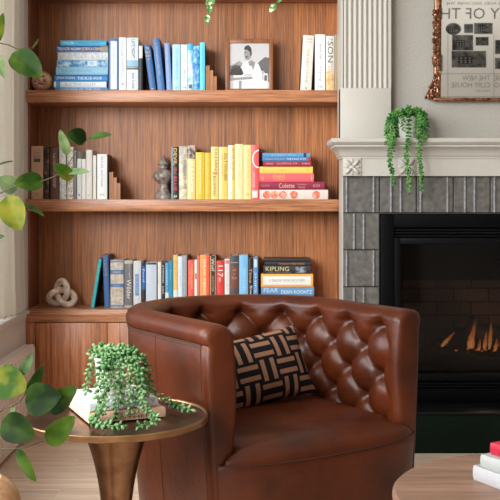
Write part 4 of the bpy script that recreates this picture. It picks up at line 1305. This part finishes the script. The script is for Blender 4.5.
for sg in (-1, 1):
    bm = BM()
    box(bm, sg * hw - (.0 if sg > 0 else .020), sg * hw + (.020 if sg > 0 else 0), -.02, 0, .017, mh, bev=.004)
    xc = sg * (hw + .024)
    tube(bm, [(xc, -.010, .06), (xc, -.010, mh)], .0085, 10)
    z = .16
    while z < .42:
        d = 1 - .6 * abs((z - .28) / .15)
        for q in range(3):
            ball(bm, (xc + sg * random.uniform(-.012, .012), -.016 + random.uniform(-.006, .004), z + random.uniform(-.004, .004)), random.uniform(.006, .010), 0, 1, (1, .8, 1.2))
        z += .0105
    for z in (.195, .385, .60):
        ball(bm, (xc, -.016, z), .016, 0, 2, (1, .8, .8))
        for q in range(6):
            ball(bm, (xc + .015 * math.cos(q * PI / 3), -.02, z + .015 * math.sin(q * PI / 3)), .006, 0, 1)
    obj('carved_rail', bm, gilt, mir)
    bm = BM()
    for s0, r0, ox_, oz_ in ((0.5, .030, .034, .046), (2.6, .017, .050, .024), (1.2, .022, .024, .098), (2.0, .015, .016, .128)):
        pts = []
        for k in range(26):
            a = s0 + k * .36
            r = r0 * (1 - k / 30)
            pts.append((sg * (hw + ox_ + r * math.cos(a) * .8), -.020 - .008 * k / 26, oz_ + r * math.sin(a)))
        tube(bm, pts, [.0058 * (1 - k / 45) for k in range(26)], 8)
    for k in range(16):
        a = k / 15
        ball(bm, (sg * (hw + .066 - .050 * a ** .7), -.014, .018 + .125 * a), .0075, 0, 1, (1, .9, 1.3))
    lo = [(hw, .014), (hw + .064, .014), (hw + .062, .034), (hw + .046, .070), (hw + .030, .110), (hw + .018, .142), (hw, .150)]
    prism(bm, [(sg * p[0], p[1]) for p in lo], -.014, 0)
    obj('corner_scroll', bm, gilt, mir)
bm = BM(); box(bm, -hw - .02, hw + .02, -.02, 0, mh, mh + .03, bev=.004)
obj('top_rail', bm, gilt, mir)

YR = -1.445
nrm = Vector((0, -math.cos(TAU), -math.sin(TAU)))
cam = Vector((0, 0, CAMZ))
p0 = Vector((MRX, MRY, MRZ)) + nrm * .004


def RB(px, py):
    """where the mirror shows this picture point on the rear wall"""
    d = Vector(((px - 250) / F, 1, (HOR - py) / F))
    t = (p0 - cam).dot(nrm) / d.dot(nrm)
    q = cam + d * t
    r = d - 2 * d.dot(nrm) * nrm
    s = (YR - q.y) / r.y
    return q + r * s


a, b_, c_ = RB(436, 101), RB(520, 101), RB(436, -6)
bx0, bx1, bz0, bz1 = a.x - .15, 3.2, .001, 2.66
bd = thing('printed_board', 'large printed history board seen only in the mirror', 'sign', ((bx0 + bx1) / 2, YR, bz0))
OB = Vector(((bx0 + bx1) / 2, YR, bz0))
bm = BM(); box(bm, bx0 - OB.x, bx1 - OB.x, -.004, .004, 0, bz1 - bz0)
obj('board', bm, paint((226, 226, 222), .6, .01, name='pale_board_print'), bd, smooth=False)
ink = paint((92, 92, 88), .6, .0, name='grey_ink'); inkd = paint((20, 20, 22), .6, .0, name='black_ink'); inkl = paint((150, 150, 148), .6, .0, name='light_ink')


def Bp(px, py, k=0):
    q = RB(px, py) - OB
    return Vector((q.x, .0045 + k * .0004, q.z))


def btext(bm, s, pxL, pxR, pyT, pyB, mi=0):
    """picture rect; the mirrored text starts at the picture's right"""
    o = Bp(pxR, pyB, 1); e = Bp(pxL, pyB, 1); u = Bp(pxR, pyT, 1)
    add_text(bm, s, o, (-1, 0, 0), (0, 0, 1), abs(e.x - o.x), u.z - o.z, mi)


bm = BM()
btext(bm, 'HISTORY OF THE', 432, 553, 8, 19, 0)
btext(bm, 'THROUGH THE AGES, DISCOVER THE', 446, 535, 2.2, 5.2, 0)
btext(bm, 'THE NEW', 462, 490, 75.5, 80.5, 1); btext(bm, 'CLIFF HOUSE', 451, 490, 82.5, 87.5, 1); btext(bm, '1909-1937', 475, 490, 90, 92, 1)
btext(bm, 'THE', 494, 506, 75.5, 80.5, 1); btext(bm, 'SUTRO', 494, 512, 82.5, 87.5, 1)
obj('lettering', bm, [ink, inkl], bd, smooth=False, norm=False)
bm = BM()
for y in (73.5, 96.5):
    q = [Bp(438, y, 1), Bp(530, y, 1), Bp(530, y + .5, 1), Bp(438, y + .5, 1)]
    bm.faces.new([bm.verts.new(v) for v in q])
for x in (447.5, 493.5):
    q = [Bp(x, 34, 1), Bp(x + .5, 34, 1), Bp(x + .5, 97, 1), Bp(x, 97, 1)]
    bm.faces.new([bm.verts.new(v) for v in q])
obj('ruled_line', bm, inkl, bd, smooth=False, norm=False)
ph = [(445.5, 461, 23, 35, 'o'), (464, 473, 24, 33, 'r'), (474, 492.5, 23, 34, 'r'), (452, 473, 35, 50.5, 'r'), (475.5, 488.5, 37, 45.5, 'r'), (451.5, 486, 51, 67.5, 'r'), (495, 510, 40, 54, 'r'), (495, 510, 58, 69, 'r')]
phm = mottled('old_photo_print', (24, 24, 26), (120, 120, 118), 9, .42, .66)
for x0, x1, y0, y1, k in ph:
    bm = BM()
    cx_, cy_, rx, ry = (x0 + x1) / 2, (y0 + y1) / 2, (x1 - x0) / 2, (y1 - y0) / 2
    if k == 'o': pts = [(cx_ + rx * math.cos(2 * PI * i / 24), cy_ + ry * math.sin(2 * PI * i / 24)) for i in range(24)]
    else: pts = [(x0, y0), (x1, y0), (x1, y1), (x0, y1)]
    bm.faces.new([bm.verts.new(Bp(x, y, 1)) for x, y in pts]).material_index = 0
    # a dark building block with pale windows and a pale sky
    def q4(a0, a1, b0, b1, mi, kk):
        f = bm.faces.new([bm.verts.new(Bp(cx_ + rx * u, cy_ + ry * v, kk)) for u, v in ((a0, b0), (a1, b0), (a1, b1), (a0, b1))]); f.material_index = mi
    q4(-.62, .2, -.35, .55, 1, 2)
    for u in (-.5, -.25, 0):
        for v in (-.2, .1, .35): q4(u, u + .1, v, v + .12, 2, 3)
    q4(.2, .62, .0, .55, 3, 2)
    obj('photo_print', bm, [phm, inkd, inkl, ink], bd, smooth=False, norm=False)
bm = BM(); q = [Bp(438, 55, 1), Bp(442.6, 55, 1), Bp(442.6, 71, 1), Bp(438, 71, 1)]
bm.faces.new([bm.verts.new(v) for v in q])
obj('colour_strip', bm, mottled('coloured_print', (60, 110, 90), (120, 110, 150), 12, .45, .55), bd, smooth=False, norm=False)

# ------------------------------------------------------------------ curtain
bm = BM()
CXB = XL + .008
def cur_x(s, z):
    y = 3.74 + s * 0.48
    q = .016 + .014 * math.sin(s * 2 * PI * 5.3 + .6 * math.sin(z * 1.3)) + .004 * math.sin(s * 2 * PI * 13)
    return CXB + q
zb = .585
NZ, NS = 26, 200
for side in (0, 1):
    rows = []
    for i in range(NZ + 1):
        z = zb + (2.5 - zb) * i / NZ
        rows.append([(cur_x(j / NS, z) + .0012 * side, 3.74 + j / NS * (.48 + .05 * max(0, 1 - (z - zb) / .5) ** 2), z + .006 * math.sin(j * .2) * (1 if i == 0 else 0)) for j in range(NS + 1)])
    grid(bm, rows)
m, nt, p = base_mat('linen_curtain')
p.inputs['Base Color'].default_value = lin((226, 216, 202)); p.inputs['Roughness'].default_value = .9
tc = nd(nt, 'ShaderNodeTexCoord'); no = nd(nt, 'ShaderNodeTexNoise'); no.inputs['Scale'].default_value = 300
nt.links.new(tc.outputs['Object'], no.inputs['Vector'])
mxc = nd(nt, 'ShaderNodeMixRGB'); mxc.inputs[1].default_value = lin((232, 227, 219)); mxc.inputs[2].default_value = lin((246, 243, 237))
nt.links.new(no.outputs['Fac'], mxc.inputs[0]); nt.links.new(mxc.outputs[0], p.inputs['Base Color'])
tl = nd(nt, 'ShaderNodeBsdfTranslucent'); nt.links.new(mxc.outputs[0], tl.inputs[0])
mx = nd(nt, 'ShaderNodeMixShader'); mx.inputs[0].default_value = .5
nt.links.new(p.outputs[0], mx.inputs[1]); nt.links.new(tl.outputs[0], mx.inputs[2]); nt.links.new(mx.outputs[0], nt.nodes['Material Output'].inputs[0])
ct = thing('curtain', 'pale linen curtain hanging to the window sill at the left edge', 'curtain', (CXB, 3.9, 0))
bmesh.ops.translate(bm, verts=bm.verts[:], vec=(-CXB, -3.9, 0))
obj('drape', bm, m, ct, ang=80, norm=False)
bm = BM(); tube(bm, [(.03, -4.6, 2.53), (.03, .48, 2.53)], .012, 12)
for yy in (-3.3, -.6, .40): box(bm, -.036, .03, yy, yy + .012, 2.525, 2.535)
obj('rod', bm, blk, ct)

# ------------------------------------------------------------------ armchair
def leather_mat():
    m, nt, p = base_mat('cognac_leather')
    tc = nd(nt, 'ShaderNodeTexCoord')
    no = nd(nt, 'ShaderNodeTexNoise'); no.inputs['Scale'].default_value = 5; no.inputs['Detail'].default_value = 5; no.inputs['Roughness'].default_value = .6
    nt.links.new(tc.outputs['Object'], no.inputs['Vector'])
    r = nd(nt, 'ShaderNodeValToRGB'); e = r.color_ramp.elements
    e[0].position = .32; e[0].color = lin((54, 20, 7)); e[1].position = .72; e[1].color = lin((94, 41, 16))
    nt.links.new(no.outputs['Fac'], r.inputs[0]); nt.links.new(r.outputs[0], p.inputs['Base Color'])
    p.inputs['Specular IOR Level'].default_value = .38
    vo = nd(nt, 'ShaderNodeTexVoronoi'); vo.inputs['Scale'].default_value = 420
    nt.links.new(tc.outputs['Object'], vo.inputs['Vector'])
    n3 = nd(nt, 'ShaderNodeTexNoise'); n3.inputs['Scale'].default_value = 22; n3.inputs['Detail'].default_value = 4
    nt.links.new(tc.outputs['Object'], n3.inputs['Vector'])
    ad = nd(nt, 'ShaderNodeMath', operation='MULTIPLY_ADD'); ad.inputs[1].default_value = .12
    nt.links.new(vo.outputs['Distance'], ad.inputs[0]); nt.links.new(n3.outputs['Fac'], ad.inputs[2])
    b = nd(nt, 'ShaderNodeBump'); b.inputs['Strength'].default_value = .32; b.inputs['Distance'].default_value = .006
    nt.links.new(ad.outputs[0], b.inputs['Height']); nt.links.new(b.outputs[0], p.inputs['Normal'])
    mr = nd(nt, 'ShaderNodeMapRange'); mr.inputs['To Min'].default_value = .27; mr.inputs['To Max'].default_value = .42
    nt.links.new(no.outputs['Fac'], mr.inputs['Value']); nt.links.new(mr.outputs[0], p.inputs['Roughness'])
    return m


LEA = leather_mat()
SEAM = paint((64, 32, 18), .5, .05, name='leather_piping')
CH = (0.0, 2.97, 0.0)
CROT = math.radians(33)
CH = (-.003, 2.97, 0.0)
ch = thing('armchair', 'brown leather barrel armchair with button-tufted back in front of the bookcase', 'armchair', CH, (0, 0, CROT))
HW, AL = .325, .352
arc = PI * HW
TOT = AL * 2 + arc


def path(s):
    """centre line of the wrap-around back: returns point, outward normal"""
    if s < AL: return Vector((-HW, -AL + s, 0)), Vector((-1, 0, 0))
    if s > AL + arc: return Vector((HW, -(s - AL - arc), 0)), Vector((1, 0, 0))
    a = PI - (s - AL) / HW
    d = Vector((math.cos(a), math.sin(a), 0))
    return d * HW, d


ZT = .742
SU, SV = .158, .152          # button spacing along, and up (rows are SV/2 apart)
V0 = .688


def tuft(s, z):
    u = (s - TOT / 2) / SU
    v = (z - V0) / SV
    a_, b_ = u + v, u - v
    k = (abs(math.sin(PI * a_)) * abs(math.sin(PI * b_)))
    h = k ** .40
    fa = max(0.0, min(1.0, (ZT - .012 - z) / .05))
    fe = max(0.0, min(1.0, s / .05)) * max(0.0, min(1.0, (TOT - s) / .05))
    if z > V0:               # above the top row only the vertical pleats remain
        h = abs(math.sin(PI * u)) ** .55 * .55 + .45
    # button dimples
    best = 9
    for j in range(0, 4):
        zz = V0 - j * SV / 2
        uu = u - (.5 if j % 2 else 0)
        du = (uu - round(uu)) * SU
        d2 = du * du + (z - zz) ** 2
        best = min(best, d2)
    dm = math.exp(-best / (.019 ** 2))
    return (h - 1) * .031 * fa * fe - dm * .020 * fa * fe


outer = [(.004, .03), (.008, .06), (.026, .25), (.036, .38), (.044, .50), (.049, .60), (.051, .686)]
roll = [(.048, .690), (.054, .694), (.057, .704), (.057, .716), (.052, .729), (.039, .738), (.018, ZT), (-.006, .741), (-.022, .734), (-.034, .722)]
inner_top, inner_bot = .715, .40
bm = BM()
NSEG = 230
rows = []
def prof_at(s):
    pr = [(o, z) for o, z in outer + roll]
    NI = 46
    for k in range(NI + 1):
        z = inner_top + (inner_bot - inner_top) * k / NI
        base = -.040 - .012 * math.sin(PI * min(1, (inner_top - z) / .32))
        pr.append((base - tuft(s, z) * 1.0 - .0 , z))
    pr.append((-.03, .03))
    return pr
def ring(s, scale=1.0, fwd=0.0, drop=0.0):
    c, n = path(s)
    t = Vector((0, -1, 0))
    out = []
    for o, z in prof_at(s):
        zz = z - drop * max(0, (z - .66) / .08)
        out.append(c + n * (o * scale) + t * fwd + Vector((0, 0, zz)))
    return out
CAPR = .026
caps = [math.radians(a) for a in (90, 72, 54, 36, 18)]
for a in caps: rows.append(ring(0, 1 - (1 - math.cos(a)) * .46, CAPR * math.sin(a), (1 - math.cos(a)) * .020))
for i in range(NSEG + 1): rows.append(ring(TOT * i / NSEG))
for a in reversed(caps): rows.append(ring(TOT, 1 - (1 - math.cos(a)) * .46, CAPR * math.sin(a), (1 - math.cos(a)) * .020))
# the tufts must push inward (towards the sitter): negative offset is inside
V = grid(bm, rows, 0)
for R_ in (V[0], V[-1]):
    bm.faces.new(R_)
for i in range(len(V) - 1):
    try: bm.faces.new((V[i][0], V[i][-1], V[i + 1][-1], V[i + 1][0]))
    except ValueError: pass
tb = obj('tufted_back', bm, LEA, ch, ang=75)
# double piping under the roll, on the outside
for zz, rr in ((.689, .0022), (.682, .0016)):
    bm = BM()
    pp_ = []
    for i in range(161):
        c, n = path(TOT * i / 160)
        pp_.append(c + n * .0515 + Vector((0, 0, zz)))
    tube(bm, pp_, rr, 8)
    obj('piping', bm, SEAM, tb)
for s_ in (0.004, .26, TOT - .004, TOT - .26):           # vertical seams: arm fronts and outer side
    bm = BM()
    c, n = path(s_)
    tube(bm, [c + n * (o + .0001) + Vector((0, 0, z)) for o, z in outer[1:]], .0016, 6)
    obj('side_seam', bm, SEAM, tb)
for j in range(4):
    zz = V0 - j * SV / 2
    if zz < .44: continue
    for k in range(-6, 7):
        s = TOT / 2 + (k + (.5 if j % 2 else 0)) * SU
        if s < .06 or s > TOT - .06: continue
        c, n = path(s)
        base = -.040 - .012 * math.sin(PI * min(1, (inner_top - zz) / .32))
        bm = BM()
        p = c + n * (base - tuft(s, zz) - .001) + Vector((0, 0, zz))
        q = Vector((0, 0, 1)).rotation_difference(-n).to_matrix()
        ball(bm, p, .0085, 0, 2, (1, 1, .5), q)
        obj('button', bm, LEA, tb)


def outline(off, front, bow, n=40):
    """closed plan outline: wrap-around at offset, straight-ish bowed front"""
    pts = []
    for i in range(n + 1):
        c, nn = path(TOT * i / n)
        pts.append(c + nn * off)
    r = HW + off
    for k in range(0, 21):
        u = 1 - 2 * k / 20
        pts.append(Vector((r * u, -AL - front - bow * (1 - u * u), 0)))
    return pts


def slab(bm, levels):
    """levels: list of (outline, z fn or z)"""
    rows = []
    for pts, z in levels:
        rows.append([Vector((p.x, p.y, z)) for p in pts])
    V = grid(bm, rows, 0, closed_u=True)
    return V


FR = .038                     # how far the front rail stands before the arm fronts


def front_y(u, extra=0.0):
    return -AL - .012 - (FR + extra) * (1 - abs(u) ** 9) - .050 * (1 - u * u)


def outline2(off, extra=0.0, n=40):
    pts = []
    for i in range(n + 1):
        c, nn = path(TOT * i / n)
        pts.append(c + nn * off)
    r = HW + off
    for k in range(0, 49):
        u = math.cos(PI * k / 48)
        pts.append(Vector((r * u, front_y(u, extra), 0)))
    return pts


bm = BM()
V = slab(bm, [(outline2(.004, -.012), .05), (outline2(.008, -.008), .09), (outline2(.022, -.003), .25), (outline2(.030, 0), .355), (outline2(.031, -.001), .368), (outline2(.029, -.004), .374)])
bm.faces.new(V[0]); bm.faces.new(V[-1])
base_o = obj('base', bm, LEA, ch, ang=60)
bm = BM()
V = slab(bm, [(outline(-.03, -.04, .03), .0), (outline(-.03, -.04, .03), .06)])
bm.faces.new(V[0]); bm.faces.new(V[-1])
obj('plinth', bm, paint((30, 22, 18), .5, .05, name='dark_plinth'), ch)
bm = BM()
tube(bm, [Vector(((HW + .030) * math.cos(PI * k / 60), front_y(math.cos(PI * k / 60), .000), .3755)) for k in range(61)], .0020, 6)
obj('piping', bm, SEAM, base_o)
# seat cushion: crowned, its rounded front lapping before the arm fronts
bm = BM()
N1, N2 = 64, 64
WI, WO = HW - .036, HW + .026
top = []
YT0, YT1 = -AL - .036, -AL - .018
for i in range(N1 + 1):
    v = (i / N1) ** 1.5                      # 0 front .. 1 back
    row = []
    for j in range(N2 + 1):
        u = math.sin(PI / 2 * (2 * j / N2 - 1))
        yf = front_y(u, -.001)
        yb = math.sqrt(max(0, 1 - (abs(u) * .96) ** 2.2)) * (HW - .036)
        y = yf + (yb - yf) * v
        t = max(0, min(1, (y - YT0) / (YT1 - YT0))); t = t * t * (3 - 2 * t)
        hw_ = WO + (WI - WO) * t
        x = u * hw_
        d = min(1, v * (yb - yf) / .095)
        front = math.sqrt(max(0, 1 - (1 - d) ** 2))
        e = min(1, (1 - abs(u)) / .22)
        side = math.sqrt(max(0, 1 - (1 - e) ** 2))
        side = side * (1 - t) + (.72 + .28 * side) * t
        z = .377 + .050 * front * side + .012 * (1 - u * u) * math.sin(PI * min(1, v * 1.05))
        row.append((x, y, z))
    top.append(row)
grid(bm, top)
under = [[(x, y, .3745) for x, y, z in r] for r in top]
grid(bm, under)
grid(bm, [top[0], under[0]]); grid(bm, [top[-1], under[-1]])
grid(bm, [[r[0] for r in top], [r[0] for r in under]]); grid(bm, [[r[-1] for r in top], [r[-1] for r in under]])
bmesh.ops.remove_doubles(bm, verts=bm.verts[:], dist=.0003)
obj('seat_cushion', bm, LEA, ch, ang=60)

# ------------------------------------------------------------------ scatter cushion
PW, PH, PT = .44, .228, .060
NU, NV = 84, 48
blkf = paint((20, 17, 20), .9, .1, 150, name='black_cotton', spec=.2)
tanf = paint((146, 106, 82), .9, .1, 150, name='tan_cotton', spec=.2)


def weave_pat(i, j):
    """interlocking bars: blocks of 12 cells alternately hold upright and level tan bars"""
    B = 14
    bi, bj = i // B, j // B
    a, b = i % B, j % B
    if (bi + bj) % 2 == 0:
        on = a % 7 in (2, 3, 4)
    else:
        on = b % 7 in (2, 3, 4)
    return 1 if on else 0


bm = BM()
for sd in (1, -1):
    V = []
    for j in range(NV + 1):
        row = []
        for i in range(NU + 1):
            u, v = 2 * i / NU - 1, 2 * j / NV - 1
            k = (1 - abs(u) ** 2.6) * (1 - abs(v) ** 2.6)
            th = PT * max(0, k) ** .55
            pin = 1 - .07 * (1 - abs(v) ** 2) * abs(u) ** 6
            pin2 = 1 - .07 * (1 - abs(u) ** 2) * abs(v) ** 6
            row.append(bm.verts.new((u * PW / 2 * pin, -sd * th, v * PH / 2 * pin2 + PH / 2)))
        V.append(row)
    for j in range(NV):
        for i in range(NU):
            f = bm.faces.new((V[j][i], V[j][i + 1], V[j + 1][i + 1], V[j + 1][i]))
            f.material_index = weave_pat(i, j)
bmesh.ops.remove_doubles(bm, verts=bm.verts[:], dist=.0002)
cu = obj('throw_pillow', bm, [blkf, tanf], ang=80)
tag(cu, 'black and tan basket-weave patterned pillow leaning in the armchair', 'pillow')
pc = Vector((.012, -.045, 0))
wc = Matrix.Rotation(CROT, 3, 'Z') @ pc + Vector(CH)
cu.location = (wc.x, wc.y, .428)
cu.rotation_euler = (Matrix.Rotation(CROT + math.radians(-3), 3, 'Z') @ Matrix.Rotation(math.radians(-23), 3, 'X') @ Matrix.Rotation(math.radians(-7), 3, 'Y')).to_euler()

# ------------------------------------------------------------------ coffee table, books on it
QX, QY, QR, QZ = .677, 2.08, .362, .42
oak = wood('greyed_oak_top', (104, 78, 63), (150, 116, 95), 'X', .09, 'Y', 24, .5, .08, .06)
cf = thing('coffee_table', 'round greyed-oak coffee table at the lower right corner', 'coffee table', (QX, QY, 0))
bm = BM(); lathe(bm, [(.001, QZ - .032), (QR - .02, QZ - .032), (QR - .004, QZ - .026), (QR, QZ - .016), (QR - .001, QZ - .006), (QR - .007, QZ), (.001, QZ)], seg=96, cap=False)
obj('tabletop', bm, oak, cf, ang=40)
for k in range(3):
    a = PI / 2 + k * 2 * PI / 3
    bm = BM(); tube(bm, [(.20 * math.cos(a), .20 * math.sin(a), QZ - .03), (.27 * math.cos(a), .27 * math.sin(a), 0.0)], [.022, .014], 14)
    obj('leg', bm, oak, cf)
GC = 'books stacked on the coffee table'
yw = math.radians(58)


def cbook(label, px, py, z, L, D, th, col, yaw, **kw):
    """px,py: picture position of the nearest left lower corner of the stack level"""
    Y = (CAMZ - z) * F / (py - HOR)
    return lying_book(label, (X(px, Y), Y), yaw, L, D, th, z, col, group=GC, **kw)


cx0, cy0 = .555, 2.12


def clb(label, dx, dy, z, L, D, th, col, yaw, **kw):
    return lying_book(label, (cx0 + dx, cy0 + dy), yaw, L, D, th, z, col, group=GC, **kw)


ya = math.radians(-62)
# spines face left-front; pages face right
clb('large white book at the bottom of the coffee-table stack', -.038, .075, QZ + .0005, .26, .20, .034, (172, 172, 176), ya, pages=paint((196, 194, 190), .8, .03, 200, name='white_pages'))
clb('smaller white book in the middle of the coffee-table stack', -.026, .055, QZ + .035, .22, .18, .030, (166, 170, 170), ya + .04, pages=paint((196, 194, 190), .8, .03, 200, name='white_pages'))
clb('small red book topmost on the coffee-table stack', -.004, .055, QZ + .0655, .18, .13, .026, (176, 30, 56), ya + .05, side=(190, 36, 62))

# ------------------------------------------------------------------ light
def area(name, loc, rot, sx, sy, power, col):
    l = bpy.data.lights.new(name, 'AREA'); l.shape = 'RECTANGLE'; l.size = sx; l.size_y = sy; l.energy = power; l.color = col
    o = bpy.data.objects.new(name, l); C.objects.link(o); o.location = loc; o.rotation_euler = rot
    return o


# daylight arriving through the long left window
area('window_daylight', (-1.80, -0.72, 2.15), (0, math.radians(-80), math.radians(50)), 1.7, 1.5, 275, (1.0, .99, .975))
area('window_daylight', (-1.68, 2.45, 1.75), (0, math.radians(-80), math.radians(27)), 1.6, 2.1, 110, (1.0, .99, .975))
# added fill light, no real fixture, brightening the printed board in the mirror
area('board_fill_light', (2.35, -0.95, 2.62), (math.radians(-38), 0, 0), 9e-1, .08, 3.0, (1.0, .95, .88))

# warm firelight
l = bpy.data.lights.new('firelight', 'POINT'); l.energy = 1.2; l.color = (1, .6, .35); l.shadow_soft_size = .05
o = bpy.data.objects.new('firelight', l); C.objects.link(o); o.location = (X(490, 4.4), 4.40, Z(325, 4.4))

w = bpy.data.worlds.new('World'); bpy.context.scene.world = w
w.use_nodes = True
w.node_tree.nodes['Background'].inputs[0].default_value = (.86, .93, 1.0, 1)
w.node_tree.nodes['Background'].inputs[1].default_value = 0.45

# ------------------------------------------------------------------ camera
cd = bpy.data.cameras.new('Camera')
cd.sensor_fit = 'HORIZONTAL'; cd.sensor_width = 36.0
cd.lens = F / 500 * 36.0
cd.shift_y = -(250 - HOR) / 500
cd.clip_start = .05
co = bpy.data.objects.new('Camera', cd); C.objects.link(co)
co.location = (0, 0, CAMZ); co.rotation_euler = (PI / 2, 0, 0)
bpy.context.scene.camera = co
vs = bpy.context.scene.view_settings
vs.view_transform = 'Standard'; vs.look = 'None'; vs.gamma = 1.0; vs.exposure = -0.18
vs.use_curve_mapping = False
